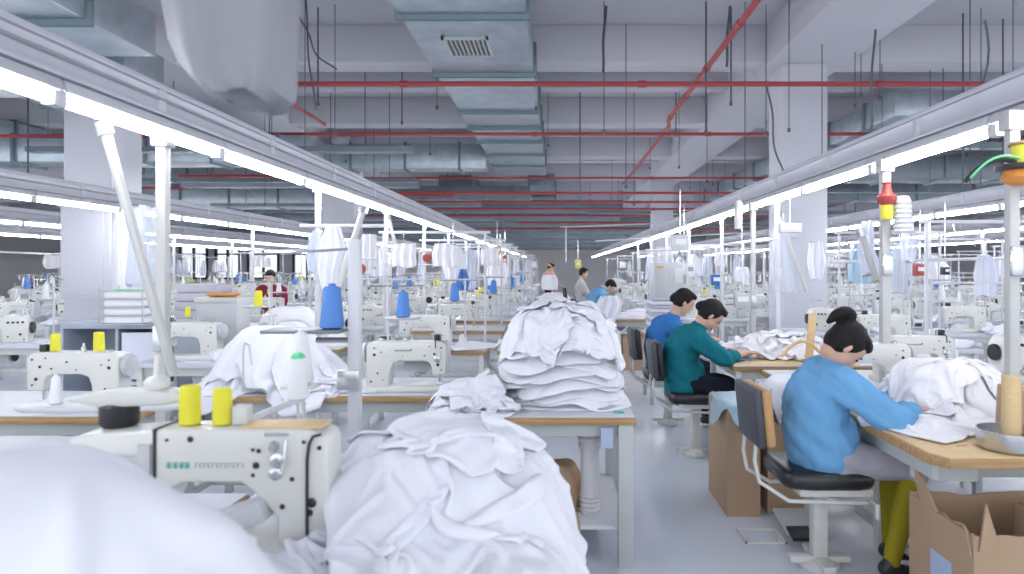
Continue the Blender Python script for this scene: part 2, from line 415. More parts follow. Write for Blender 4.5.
# ------------------------------------------------------------------ lamp rails with fluorescent fixtures
def fixture_proto():
    t = thing('fluorescent_light', 'x', 'light')
    L = 1.15
    MB().prism([(-.05, .03), (-.03, .075), (.03, .075), (.05, .03), (.045, .028), (-.045, .028)], -L/2, L/2).build('reflector', M['lamp_white'], t, .003)
    MB().lathe([(.016, -L/2+.02), (.016, L/2-.02)], (0,0,.0), 12, 'y').build('tube', M['tube'], t)
    for sgn in (-1, 1):
        MB().obox((0, sgn*(L/2-.005), .012), (.05, .035, .07)).build('end_cap', M['lamp_white'], t, .006)
    return t
FIX = fixture_proto(); fix_used = [False]
FIXfar = merged(FIX, 'fluorescent_light')
far_used = [False]
def lamp_row(x, z, ya, yb, rowname, postx=0.0, posts=()):
    rail = thing('lamp_rail', 'long pale trough rail carrying the tubes of the %s' % rowname, 'lamp rail', (x, 0, 0), group='lamp rails')
    sec = MB().prism([(-.045,z+.08),(.045,z+.08),(.045,z+.1),(.03,z+.1),(.03,z+.19),(.05,z+.19),(.05,z+.215),(-.05,z+.215),(-.05,z+.19),(-.03,z+.19),(-.03,z+.1),(-.045,z+.1)], ya, yb)
    sec.build('trough', M['rail'], rail, .002)
    MB().tube([(.037, ya, z+.15), (.037, yb, z+.15)], .008, 8).build('power_cable', M['greyink'], rail)
    y = ya+.6
    while y < min(yb, 18):
        MB().obox((0, y, z+.15), (.085, .05, .14)).build('clamp', M['lamp_white'], rail, .004); y += 1.17
    y = ya + .585; n = 0
    while y < yb:
        n += 1
        lab = 'lit white fluorescent tube light, %s from the camera under the %s rail' % (ordw(n), rowname)
        near = abs(y) < 11
        if near:
            o = FIX if not fix_used[0] else dup(FIX); fix_used[0] = True
        else:
            o = FIXfar if not far_used[0] else dup(FIXfar); far_used[0] = True
        o.location = (x, y, z); o['label'] = lab; o['group'] = 'fluorescent lights of the %s' % rowname; o['category'] = 'light'
        y += 1.17
ZL = 2.1
def zline(slope, x): return CAMZ+slope*abs(x)
for i, (x0_, x1_, y_, z_) in enumerate([(-8,-2.2,10.2,3.25),(-7,-2.6,12.6,3.0),(-10,-3,14.2,3.3),(-9,-2,17.6,3.1),(-12,-2,21,3.0),(-9,-1.5,24.6,3.1),(5,9,9.6,3.2),(4.6,12,14.4,3.1),(4.5,14,19,3.0),(1,9,22.4,3.3),(1,10,27.6,3.2)]):
    o = MB().box(x0_, x1_, y_, y_+.22, z_, z_+.08).build('cable_tray', M['ductdark']); tag(o, 'dark cable tray under the ceiling, %s counted from the left front' % ordw(i+1), 'cable tray', 'dark cable trays')
    for q in range(4):
        xq = x0_+(x1_-x0_)*(q+.5)/4; MB().tube([(xq, y_+.11, z_+.08), (xq, y_+.11, ZC)], .008, 6).build('hanger', M['rod'], o)
lamp_row(-1.80, 2.10, 1.26, 38, 'near left lamp row')
lamp_row(1.93, 2.10, 1.82, 38, 'near right lamp row')
lamp_row(-4.6, 2.10, 3.6, 36, 'second left lamp row')
lamp_row(4.4, 2.10, 4.4, 36, 'second right lamp row')
lamp_row(-7.5, 2.12, 6, 34, 'third left lamp row')
lamp_row(7.3, 2.12, 7, 34, 'third right lamp row')
lamp_row(-10.3, 2.12, 10, 34, 'fourth left lamp row')
lamp_row(10.2, 2.12, 10, 32, 'fourth right lamp row')

# posts carrying the rails
def post_proto():
    t = thing('lamp_post', 'x', 'post')
    MB().box(-.02, .02, -.02, .02, 0, 2.18).build('upright', M['lamp_white'], t, .004)
    MB().box(-.07, .07, -.07, .07, 0, .012).build('foot_plate', M['lamp_white'], t, .002)
    MB().obox((0,0,2.12), (.07,.07,.06)).build('top_bracket', M['lamp_white'], t, .004)
    MB().obox((.0,-.025,1.45), (.05,.02,.09)).build('switch_box', M['framew'], t, .004)
    return t
POST = post_proto(); post_used = [False]
def post(x, y, label):
    o = POST if not post_used[0] else dup(POST); post_used[0] = True
    o.location = (x, y, 0); o['label'] = label; o['group'] = 'white posts under the lamp rails'
for rx, nm, ys in ((-1.80, 'near left', (5.3, 7.4, 9.5, 11.6, 13.8, 16)), (1.93, 'near right', (6.2, 8.3, 10.4, 12.5, 14.6, 17)),
                   (-4.6, 'second left', (5.2, 8.0, 10.4, 12.8, 15.2, 18)), (4.4, 'second right', (6.0, 8.2, 11.6, 14, 16.4)),
                   (-7.5, 'third left', (8.6, 11, 13.4, 15.8)), (7.3, 'third right', (9.3, 11.8, 14.2, 17)), (-10.3, 'fourth left', (12.4, 14.8, 17.2)), (10.2, 'fourth right', (12.8, 15.4))):
    for i, y in enumerate(ys):
        post(rx-.07 if rx < 0 else rx+.07, y, 'white post of the %s lamp row, %s from the camera' % (nm, ordw(i+1)))
def at(px, py, y): return Vector(((px-VX)/FPX*y, y, CAMZ+(VY-py)/FPX*y))
# near thick posts
def near_post(px, y, wd, z0, z1, label, px2=None):
    x = (px-VX)/FPX*y
    t = thing('lamp_post', label, 'post', (x, y, z0), group='white posts under the lamp rails')
    MB().box(-wd/2, wd/2, -wd/2, wd/2, 0, z1-z0).build('upright', M['nearpost'], t, .005)
    MB().obox((0,0,z1-z0-.04), (wd+.03, wd+.03, .08)).build('top_bracket', M['nearpost'], t, .005)
    MB().obox((0,-wd/2-.008,.55*(z1-z0)), (wd*1.1,.02,.12)).build('clamp', M['steel'], t, .004)
    return t
near_post(163, 3.15, .047, .0, 2.14, 'thick white post in front of the stacked grey cloth at left')
near_post(1012, 2.78, .042, .78, 2.14, 'thick white post rising from a round steel tray at the right edge')
near_post(885, 3.98, .05, .76, 2.14, 'white post behind the light blue woman with a red horn near its top')
near_post(753, 6.6, .045, 0, 2.14, 'slim white post left of the wide column with a hanging cable')
def brace(a, b, r, label):
    o = MB().tube([a, b], r, 8).build('brace', M['nearpost']); tag(o, label, 'brace', 'slanting white braces')
    d = (b-a).normalized()
    MB().tube([a, a+d*.05], r*1.5, 8).build('clamp', M['steel'], o)
brace(at(103, 122, 2.8), at(174, 375, 3.0), .021, 'thick slanting white brace crossing the near left post')
brace(at(364, 207, 4.9), at(338, 290, 4.7), .024, 'slanting white brace right of the hanging white bags')
brace(at(388, 215, 7.0), at(400, 262, 7.0), .02, 'short slanting white brace hanging behind the near left rail')
brace(at(860, 228, 4.1), at(876, 280, 4.1), .02, 'slanting white brace beside the post with the red horn')
brace(at(778, 212, 6.4), at(806, 292, 6.4), .018, 'slanting white brace in front of the wide column')
# horizontal white rails between posts
def railbar(a, b, label, r=.014):
    tag(MB().tube([a, b], r, 8).build('cross_rail', M['lamp_white']), label, 'rail', 'thin white rails between the posts')
railbar(at(560, 227, 15), at(700, 222, 15), 'thin white rail above the distant blue worker')
railbar(at(566, 226, 15), at(566, 262, 15), 'short upright white rail left of the distant blue worker')
railbar(at(595, 241, 13), at(755, 232, 13), 'thin white rail above the grey control cabinet')
railbar(at(640, 252, 9), at(800, 238, 9), 'thin white rail just above the teal worker')
railbar(at(300, 226, 5.2), at(385, 226, 5.2), 'thin white rail from which the white bags hang')
railbar(at(370, 246, 9), at(470, 252, 12), 'thin white rail behind the near left lamp row')
railbar(at(830, 262, 6), at(1020, 258, 6), 'thin white rail across the right machines')
railbar(at(0, 252, 10), at(95, 256, 10), 'thin white rail at the far left edge')

# ------------------------------------------------------------------ tables
TZ = .76
def table_proto(w, d, edge='edge', topm='laminate', shelf=False, fm='frame', leg=.045):
    t = thing('work_table', 'x', 'table')
    MB().box(-w/2+.006, w/2-.006, -d/2+.006, d/2-.006, TZ-.006, TZ).build('tabletop', M[topm], t, .002)
    MB().box(-w/2, w/2, -d/2, d/2, TZ-.042, TZ-.006).build('wood_board', M[edge], t, .004)
    f = MB()
    i = .05
    for y in (-d/2+i, d/2-i-.03): f.box(-w/2+i, w/2-i, y, y+.03, TZ-.11, TZ-.043)
    for x in (-w/2+i, w/2-i-.03): f.box(x, x+.03, -d/2+i, d/2-i, TZ-.11, TZ-.043)
    f.box(-w/2+i, w/2-i, -.02, .02, .14, .18)
    for x in (-w/2+i, w/2-i-.03): f.box(x, x+.03, -d/2+i, d/2-i, .14, .18)
    f.build('frame', M[fm], t, .003)
    for x in (-w/2+i, w/2-i):
        for y in (-d/2+i, d/2-i):
            MB().box(x-leg/2, x+leg/2, y-leg/2, y+leg/2, 0.0, TZ-.043).build('leg', M[fm], t, .004)
    if shelf: MB().box(-w/2+i, w/2-i, -d/2+i, d/2-i, .18, .2).build('shelf', M['laminate'], t, .002)
    return t
# sewing machine -----------------------------------------------------------
def absorb(o, other):
    """merge a mesh's surface detail (second material) into its part"""
    bm = bmesh.new(); bm.from_mesh(o.data); k = len(bm.faces); bm.from_mesh(other.data)
    n = len(o.data.materials); o.data.materials.append(other.data.materials[0])
    bm.faces.ensure_lookup_table()
    for f in bm.faces[k:]: f.material_index = n
    bm.to_mesh(o.data); bm.free(); bpy.data.objects.remove(other)
def machine_proto(L=.48, m='cream', bighead=False):
    t = thing('sewing_machine', 'x', 'sewing machine')
    h = L/2
    prof = [(-h,.03),(-h,.27),(-h+.02,.295),(h-.05,.30),(h-.015,.29),(h,.27),(h,.10),(h-.085,.10),(h-.09,.15),(h-.105,.175),(h-.13,.185),
            (-h+.20,.185),(-h+.16,.17),(-h+.145,.13),(-h+.135,.03)]
    bd = MB().prism(prof, -.055, .055).build('body', M[m], t, .008, segs=3)
    MB().prism([(-h-.01,-.09),(h,-.09),(h,.09),(-h-.01,.09)], 0, .035, 'z').build('bed', M[m], t, .008)
    MB().box(h, h+.012, -.045, .045, .11, .285).build('face_plate', M['cream2'], t, .005)
    MB().lathe([(.02,-.03),(.058,-.028),(.062,-.018),(.062,-.005),(.045,.0),(.02,.004)], (-h-.006,0,.225), 20, 'x').build('hand_wheel', M['cream2'], t)
    nb = MB(); nb.tube([(h-.04,-.01,.11),(h-.04,-.01,.05)], .005, 8); nb.tube([(h-.055,.012,.11),(h-.055,.012,.045)], .0045, 8); 
    nb.build('needle_bar', M['steel'], t)
    MB().box(h-.07, h-.03, -.02, .02, .036, .043).build('presser_foot', M['steel'], t)
    sc = MB()
    rnd = random.Random(3)
    for (x, z, r_) in [(h-.03,.262,.007),(h-.03,.13,.006),(h-.07,.225,.009),(h-.1,.27,.005),(h-.13,.215,.006),(.03,.25,.006),(-h+.05,.26,.006),(-h+.05,.22,.011),(-h+.09,.235,.005),(-h+.07,.11,.007),(-h+.03,.06,.008),(-h+.1,.07,.005),(-.02,.21,.004),(h-.05,.16,.011)]:
        r_ *= .85; sc.lathe([(r_*.8,0),(r_,.003),(r_*.6,.007)], (x,-.063,z), 8, 'y')
        sc.lathe([(r_*.8,0),(r_,.003),(r_*.6,.007)], (x,.056,z), 8, 'y')
    absorb(bd, sc.build('screws', M['black'], t))
    kb = MB(); kb.obox((h-.06,0,.318),(.035,.05,.036)); kb.tube([(h-.06,-.03,.32),(h-.06,-.075,.30),(h-.06,-.08,.26)], .004, 6)
    kb.build('tension_unit', M['black'], t, .003)
    td = MB(); td.lathe([(.014,0),(.02,-.004),(.02,-.012),(.009,-.016),(.009,-.03)], (h-.055,-.055,.195), 14, 'y'); td.tube([(h-.03,-.06,.24),(h-.03,-.08,.24),(h-.03,-.08,.2)], .0025, 6)
    td.build('tension_dial', M['steel'], t)
    tg = MB(); tg.tube([(h-.08,0,.298),(h-.08,0,.345)], .004, 6); tg.box(h-.1, h-.06, -.004, .004, .338, .346); tg.lathe([(.013,0),(.013,.02),(.006,.024),(.006,.045)], (-.02,.0,.298), 10); tg.lathe([(.02,0),(.02,.012),(.008,.016)], (-h+.08,.01,.296), 12)
    tg.build('thread_guide', M['steel'], t)
    MB().obox((-.02,-.0565,.245), (.10,.002,.010)).build('name_strip', M['greyink'], t)
    return t
MACH = machine_proto(); MACH_used = [False]
MACHF = merged(MACH, 'sewing_machine'); MACHF_used = [False]
def overlock_proto():
    t = thing('overlock_machine', 'x', 'sewing machine')
    bd = MB().prism([(-.16,.0),(-.16,.20),(-.12,.26),(.02,.27),(.05,.24),(.14,.24),(.16,.21),(.16,.15),(.06,.13),(.05,.0)], -.09, .09).build('body', M['cream'], t, .012, segs=3)
    MB().box(.05, .2, -.12, .1, 0, .12).build('bed', M['cream2'], t, .008)
    MB().lathe([(.02,-.03),(.055,-.028),(.06,-.018),(.06,-.005),(.02,.0)], (-.162,0,.14), 18, 'x').build('hand_wheel', M['black'], t)
    sc = MB()
    for (x, z, r_) in [(-.12,.2,.011),(-.08,.2,.011),(-.04,.2,.011),(0,.2,.011),(-.1,.08,.012),(0,.06,.007),(-.13,.03,.007)]:
        sc.lathe([(r_,0),(r_,-.008),(r_*.5,-.02)], (x,-.09,z), 10, 'y'); sc.lathe([(r_,0),(r_,.008),(r_*.5,.02)], (x,.09,z), 10, 'y')
    absorb(bd, sc.build('tension_dials', M['black'], t))
    nb = MB(); nb.tube([(.13,0,.2),(.13,0,.13)], .006, 8); nb.box(.11,.15,-.02,.03,.12,.128); nb.tube([(-.1,0,.26),(-.1,0,.36)], .004, 6); nb.tube([(-.14,0,.355),(0,0,.355)], .004, 6)
    nb.build('needle_bar', M['steel'], t)
    return t
OVER = overlock_proto(); OVER_used = [False]
OVERF = merged(OVER, 'overlock_machine'); OVERF_used = [False]
def stand_proto(h=.62, side=1):
    t = thing('thread_stand', 'x', 'thread stand')
    MB().tube([(0,0,0),(0,0,h)], .009, 8).build('pole', M['lamp_white'], t)
    MB().lathe([(.035,0),(.035,.008),(.014,.02)], (0,0,0), 14).build('foot', M['lamp_white'], t)
    MB().lathe([(.02,.0),(.11,.004),(.12,.012),(.12,.016),(.02,.014)], (side*.10,0,.40), 20).build('spool_tray', M['cream2'], t)
    ar = MB(); ar.tube([(side*-.12,0,h),(side*.24,0,h)], .006, 6); ar.tube([(side*.2,0,h),(side*.2,0,h-.05)], .004, 6); ar.tube([(side*.02,0,h),(side*.02,0,h-.04)], .004, 6)
    ar.lathe([(.012,0),(.012,.01)], (side*.2,0,h-.06), 8)
    ar.build('guide_arm', M['steel'], t)
    MB().tube([(side*.10,0,.41),(side*.10,0,.52)], .004, 6).build('spindle', M['steel'], t)
    return t
STD = stand_proto(); STD_used = [False]
STDF = merged(STD, 'thread_stand'); STDF_used = [False]
def cone_mesh(m, r0=.033, r1=.022, h=.15, top=None):
    o = MB().lathe([(r0*.7,0),(r0,.006),(r0*1.03,.02),((r0+r1)/2,h*.5),(r1,h-.008),(r1*.8,h),(r1*.45,h),(r1*.4,h+.012)], (0,0,0), 20).build('thread_cone', M[m])
    if top: MB().lathe([(r1*.95,0),(r1*1.0,.004),(r1*.6,.016),(r1*.4,.018)], (0,0,h-.003), 16).build('cone_top', M[top], o)
    o['category'] = 'thread cone'
    return o
def cyl_cone(m, r, h):
    o = MB().lathe([(r*.8,0),(r,.004),(r,h*.35),(r*.96,h*.7),(r*.95,h*.93),(r*.85,h),(r*.4,h)], (0,0,0), 20).build('thread_cone', M[m])
    o['category'] = 'thread cone'
    return o
CONES = {'blue': cone_mesh('bluecone', .045, .033, .165), 'yellow': cyl_cone('yellowcone', .026, .10), 'white': cone_mesh('whitecone', .034, .02, .15), 'green': cone_mesh('whitecone', .034, .024, .14, 'greentop')}
cone_used = {k: False for k in CONES}
LABELS = set()
def place(proto, used, idx, loc, rz, label, group):
    o = proto if not used[idx] else dup(proto)
    used[idx] = True
    o.location = loc; o.rotation_euler = (0,0,rz); o['label'] = label; o['group'] = group
    return o
def cone(kind, loc, label, sc=1.0):
    o = place(CONES[kind], cone_used, kind, loc, 0, label, '%s thread cones' % kind)
    o['category'] = 'thread cone'
    o.scale = (sc, sc, sc); return o
def mach(loc, rz, label, far=False, over=False):
    P, U = ((OVERF, OVERF_used) if far else (OVER, OVER_used)) if over else ((MACHF, MACHF_used) if far else (MACH, MACH_used))
    return place(P, U, 0, loc, rz, label, 'cream sewing machines')
def stand(loc, rz, label, far=False):
    P, U = (STDF, STDF_used) if far else (STD, STD_used)
    return place(P, U, 0, loc, rz, label, 'white thread stands')
TABW = table_proto(1.15, .62, fm='framew'); TABW_used = [False]
TAB = table_proto(1.15, .62, edge='laminate', fm='framew'); TAB_used = [False]
TABF = merged(TAB, 'work_table'); TABF_used = [False]
def motor_proto():
    t = thing('machine_motor', 'x', 'motor')
    MB().lathe([(.03,-.13),(.075,-.12),(.08,-.08),(.08,.08),(.06,.12),(.03,.13)], (0,0,-.12), 16, 'x').build('housing', M['cream2'], t)
    MB().obox((0,0,-.02), (.16,.1,.04)).build('bracket', M['black'], t, .004)
    MB().lathe([(.04,0),(.045,.01),(.04,.02)], (.13,0,-.12), 14, 'x').build('pulley', M['black'], t)
    return t
MOT = motor_proto(); MOT_used = [False]
def ctrl_proto():
    t = thing('control_box', 'x', 'control box')
    MB().box(-.07,.07,-.03,.03,0,.10).build('housing', M['cream2'], t, .008)
    MB().box(-.05,.05,-.033,-.029,.045,.085).build('screen', M['black'], t)
    b = MB()
    for i in range(4): b.lathe([(.007,0),(.006,-.006)], (-.045+.03*i,-.03,.022), 8, 'y')
    b.build('buttons', M['black'], t)
    return t
CTRL = ctrl_proto(); CTRL_used = [False]

# ------------------------------------------------------------------ garments
def nz(rng, n=5, f=1.0):
    ds = [(math.cos(a), math.sin(a)) for a in rng.uniform(0, 2*PI, n)]
    fr = rng.uniform(.6, 1.5, n)*f; ph = rng.uniform(0, 6.28, n)
    def g(x, y):
        r = 0
        for (dx, dy), k, p in zip(ds, fr, ph): r = r + np.sin((x*dx+y*dy)*k+p)
        return r/n
    return g
class Pile:
    def __init__(s, x0, x1, y0, y1, base, cell=.012):
        s.x0, s.y0, s.cell = x0, y0, cell
        s.nx = int((x1-x0)/cell)+1; s.ny = int((y1-y0)/cell)+1
        s.X, s.Y = np.meshgrid(x0+np.arange(s.nx)*cell, y0+np.arange(s.ny)*cell, indexing='ij')
        s.H = base(s.X, s.Y)
    def samp(s, H, x, y):
        u = np.clip((x-s.x0)/s.cell, 0, s.nx-1.001); v = np.clip((y-s.y0)/s.cell, 0, s.ny-1.001)
        i = u.astype(int); j = v.astype(int); a = u-i; b = v-j
        return H[i,j]*(1-a)*(1-b)+H[i+1,j]*a*(1-b)+H[i,j+1]*(1-a)*b+H[i+1,j+1]*a*b
    def blur(s, H, n):
        for _ in range(n):
            P = np.pad(H, 1, mode='edge')
            H = (P[1:-1,1:-1]*2+P[:-2,1:-1]+P[2:,1:-1]+P[1:-1,:-2]+P[1:-1,2:])/6
        return H
    def garment(s, cx, cy, rx, ry, rot=0, T=.03, amp=.016, wl=.08, seed=0, m='cloth', nr=26, ns=90, blur=8, sharp=5, irr=1.0, sq=0, shear=.006, slab=None, name='white_garment'):
        rng = np.random.default_rng(seed)
        a, b, c, d = rng.uniform(0, 6.28, 4)
        def Rf(th): return (1 if not sq else (np.abs(np.cos(th))**sq+np.abs(np.sin(th))**sq)**(-1/sq))+irr*(.10*np.sin(2*th+a)+.09*np.sin(3*th+b)+.06*np.sin(5*th+c)+.035*np.sin(9*th+d))
        warp = nz(rng, 4, 9); warp2 = nz(rng, 4, 16)
        ang = rng.uniform(0, PI); ang2 = ang+rng.uniform(.5, 1.2)
        env = nz(rng, 4, 7)
        K = 2*PI/wl/2
        ca, sa = math.cos(rot), math.sin(rot)
        Hs = np.maximum(s.H, s.blur(s.H, blur))
        Hs = s.blur(Hs, 2)
        if slab is not None:
            rc = np.hypot((s.X-cx)/rx, (s.Y-cy)/ry)
            hc = float(np.percentile(s.H[rc < .75], 55)); tl = rng.uniform(-.03, .03, 2)
            Hs = hc-slab*np.clip(rc, 0, 1.4)**3.5*(1+.5*nz(rng, 4, 9)(s.X, s.Y))+tl[0]*(s.X-cx)+tl[1]*(s.Y-cy)
            Hs = np.maximum(Hs, TZ+.002)
        def F(x, y):
            p = (x*math.cos(ang)+y*math.sin(ang))*K + 3.0*warp(x, y)+1.2*warp2(x, y)
            q = (x*math.cos(ang2)+y*math.sin(ang2))*K*1.7 + 2.5*warp2(y, x)+2*warp(y, x)
            return .5+.45*np.sin(p)*(.5+.5*env(x, y)) + .7*(1-np.abs(np.sin(q)))**2.2*np.clip(.1-1.6*env(y, x), 0, 1)
        def top(x, y, r):
            prof = np.sqrt(np.clip(1-np.clip(r, 0, 1)**sharp, 0, 1))
            return s.samp(Hs, x, y)+prof*(T*(.8+.3*env(x*.5, y*.5))+amp*F(x, y))
        # mesh
        rr = 1-(1-np.linspace(0, 1, nr+1)[1:])**1.35
        th = np.linspace(0, 2*PI, ns, endpoint=False)
        RR, TH = np.meshgrid(rr, th, indexing='ij')
        def xy(RR, TH):
            lx = RR*Rf(TH)*np.cos(TH)*rx; ly = RR*Rf(TH)*np.sin(TH)*ry
            return cx+lx*ca-ly*sa, cy+lx*sa+ly*ca
        x, y = xy(RR, TH); z = top(x, y, RR)
        pw = (x*math.cos(ang)+y*math.sin(ang))*K + 3.0*warp(x, y)+1.2*warp2(x, y)
        sw = shear*np.sin(2*pw)*np.sqrt(np.clip(1-RR**4, 0, 1)); x = x+sw*math.cos(ang); y = y+sw*math.sin(ang)
        zc = float(top(np.array([cx]), np.array([cy]), np.array([0.]))[0])
        V = [(cx, cy, zc)]+list(zip(x.ravel().tolist(), y.ravel().tolist(), z.ravel().tolist()))
        Fc = []
        for k in range(ns): Fc.append((0, 1+k, 1+(k+1)%ns))
        for i in range(nr-1):
            o0 = 1+i*ns; o1 = o0+ns
            for k in range(ns):
                k2 = (k+1)%ns; Fc.append((o0+k, o1+k, o1+k2, o0+k2))
        # underside following what it lies on
        lo = 1+(nr-1)*ns; off = len(V)
        for rb in (.8, .45):
            xb, yb_ = xy(np.full(ns, rb), th); zb = np.minimum(s.samp(s.H if slab is None else Hs, xb, yb_)+.002, top(xb, yb_, np.full(ns, rb))-.004)
            V += list(zip(xb.tolist(), yb_.tolist(), zb.tolist()))
        V.append((cx, cy, min(float(s.samp(s.H, np.array([cx]), np.array([cy]))[0])+.002, zc-.004)))
        for k in range(ns):
            k2 = (k+1)%ns
            Fc.append((lo+k, off+k, off+k2, lo+k2)); Fc.append((off+k, off+ns+k, off+ns+k2, off+k2)); Fc.append((off+ns+k, len(V)-1, off+ns+k2))
        # height field update
        dx = s.X-cx; dy = s.Y-cy
        lx = (dx*ca+dy*sa)/rx; ly = (-dx*sa+dy*ca)/ry
        r = np.hypot(lx, ly)/Rf(np.arctan2(ly, lx))
        inside = r < 1
        Z = top(s.X, s.Y, r)
        s.H = np.where(inside, np.maximum(s.H, Z), s.H)
        me = bpy.data.meshes.new(name); me.from_pydata(V, [], Fc)
        me.polygons.foreach_set('use_smooth', [True]*len(me.polygons))
        me.materials.append(M[m]); me.update()
        o = bpy.data.objects.new(name, me); C.objects.link(o)
        return o
def sheet(P, cx, cy, w, h, rot=0, comp=.75, seed=0, sp=.012, thick=.005, steps=130, lift=.03, bend=.18, m='cloth', name='white_garment', jit=.05, sub=1, slip=.12):
    """one crumpled cloth let down on the pile: particles with stretch, shear and bending links"""
    rng = np.random.default_rng(seed)
    nu, nv = int(w/sp)+1, int(h/sp)+1
    U, V = np.meshgrid(np.linspace(-w/2, w/2, nu), np.linspace(-h/2, h/2, nv), indexing='ij')
    g1, g2, g3 = nz(rng, 5, 11), nz(rng, 5, 11), nz(rng, 6, 26)
    x = U*comp+jit*g1(U, V); y = V*comp+jit*g2(U, V)
    ca, sa = math.cos(rot), math.sin(rot)
    X = cx+x*ca-y*sa; Y = cy+x*sa+y*ca
    B = P.blur(np.maximum(P.H, P.blur(P.H, 3)), 2)
    Z = P.samp(B, X, Y)+thick+lift*.7+lift*g3(U, V)*1.5+rng.uniform(-.003, .003, U.shape)
    p = np.stack([X, Y, Z], -1); v = np.zeros_like(p)
    links = []
    for (a, b) in ((1,0),(0,1)):
        L0 = (w/(nu-1)) if a else (h/(nv-1))
        for par in (0, 1):
            ia = slice(par, nu-1, 2) if a else slice(None); ja = slice(par, nv-1, 2) if b else slice(None)
            ib = slice(par+1, nu, 2) if a else slice(None); jb = slice(par+1, nv, 2) if b else slice(None)
            links.append(((ia, ja), (ib, jb), L0, .5))
    dg = math.hypot(w/(nu-1), h/(nv-1))
    for par in (0, 1):
        links.append(((slice(par,nu-1,2), slice(0,nv-1)), (slice(par+1,nu,2), slice(1,nv)), dg, .25))
        links.append(((slice(par,nu-1,2), slice(1,nv)), (slice(par+1,nu,2), slice(0,nv-1)), dg, .25))
    for k, wt in ((2, bend), (4, bend*.6)):
        links.append(((slice(0,nu-k), slice(None)), (slice(k,nu), slice(None)), k*w/(nu-1), wt*.25))
        links.append(((slice(None), slice(0,nv-k)), (slice(None), slice(k,nv)), k*h/(nv-1), wt*.25))
    dt = 1/60
    for st in range(steps):
        q = p.copy(); v[..., 2] -= 6*dt; v *= .96; p = p+v*dt
        for it in range(5):
            for A, Bk, L0, kf in links:
                d = p[Bk]-p[A]; L = np.sqrt((d*d).sum(-1, keepdims=True))+1e-9
                c = d*(1-L0/L)*kf
                p[A] += c; p[Bk] -= c
            hz = P.samp(B, p[..., 0], p[..., 1])+thick
            p[..., 2] = np.maximum(p[..., 2], hz)
        hit = p[..., 2] <= hz+.004
        p[hit, :2] = q[hit, :2]*(1-slip)+p[hit, :2]*slip
        v = (p-q)/dt; np.clip(v, -1.2, 1.2, out=v)
        v[hit, :2] *= .2
    # raise the height field
    fx = ((p[..., 0]-P.x0)/P.cell).round().astype(int).ravel(); fy = ((p[..., 1]-P.y0)/P.cell).round().astype(int).ravel()
    ok = (fx > 0) & (fx < P.nx-1) & (fy > 0) & (fy < P.ny-1)
    zz = p[..., 2].ravel()+thick*.5
    for dx_ in (0, 1):
        for dy_ in (0, 1): np.maximum.at(P.H, (fx[ok]-dx_, fy[ok]-dy_), zz[ok])
    vs_ = p.reshape(-1, 3).tolist(); idx = np.arange(nu*nv).reshape(nu, nv)
    fs_ = np.stack([idx[:-1,:-1], idx[1:,:-1], idx[1:,1:], idx[:-1,1:]], -1).reshape(-1, 4).tolist()
    me = bpy.data.meshes.new(name); me.from_pydata(vs_, [], fs_)
    me.polygons.foreach_set('use_smooth', [True]*len(me.polygons)); me.materials.append(M[m]); me.update()
    o = bpy.data.objects.new(name, me); C.objects.link(o)
    if sub:
        md = o.modifiers.new('smooth', 'SUBSURF'); md.levels = sub; md.render_levels = sub
    md = o.modifiers.new('thickness', 'SOLIDIFY'); md.thickness = .003; md.offset = 0
    return o
def sheets(P, specs, where, group, start, **kw):
    for i, sp_ in enumerate(specs):
        k = dict(kw); k.update(sp_[4])
        o = sheet(P, *sp_[:4], **k)
        tag(o, 'crumpled white garment, %s from bottom, %s' % (ordw(start+i), where), 'garment', group)
def table_base(x0, x1, y0, y1, z=TZ, slope=3.5, floor=.1):
    def f(X, Y):
        d = np.maximum(np.maximum(x0-X, X-x1), np.maximum(y0-Y, Y-y1))
        return np.where(d <= 0, z+.001, np.maximum(floor, z+.001-np.minimum(d*slope, .7)))
    return f
def heap(P, specs, where, group, m='cloth', cat='garment', **kw):
    n = len(specs); os_ = []
    for i, sp in enumerate(specs):
        k = dict(kw); k.update(sp[4] if len(sp) > 4 else {})
        mm = k.pop('m', m)
        o = P.garment(sp[0], sp[1], sp[2], sp[3], m=mm, **k)
        tag(o, 'white garment, %s from bottom, %s' % (ordw(i+1), where), cat, group); os_.append(o)
    return os_

# === near left foreground heap, closest to the lens (x -1.1..-.45, y ~1.15)
def near_table(x0, x1, y0, y1, label, **kw):
    t = table_proto(x1-x0, y1-y0, **kw); t.location = ((x0+x1)/2, (y0+y1)/2, 0)
    tag(t, label, 'table', 'work tables'); return t
near_table(-1.5, -.45, .7, 1.42, 'work table under the nearest heap at the lower left corner')
P = Pile(-1.8, .1, .4, 1.8, table_base(-1.5, -.45, .7, 1.42))
sp = []
rng = random.Random(5)
for i in range(6):
    sp.append((-.90+rng.uniform(-.05,.05), 1.06+rng.uniform(-.03,.03), .47-.02*i, .31-.012*i, dict(seed=100+i, rot=rng.uniform(-.3,.3), T=.070, amp=.02, wl=.22, blur=10, sharp=2.8)))
heap(P, sp, 'nearest blurred heap at lower left', 'garments in the nearest heap')
sheets(P, [(-.92, 1.02, .95, .75, dict(seed=181, rot=.2, comp=.78)), (-.84, 1.05, .95, .75, dict(seed=182, rot=-.15, comp=.72))], 'nearest blurred heap at lower left', 'garments in the nearest heap', 7, thick=.012, sp=.022, lift=.05, bend=.25)
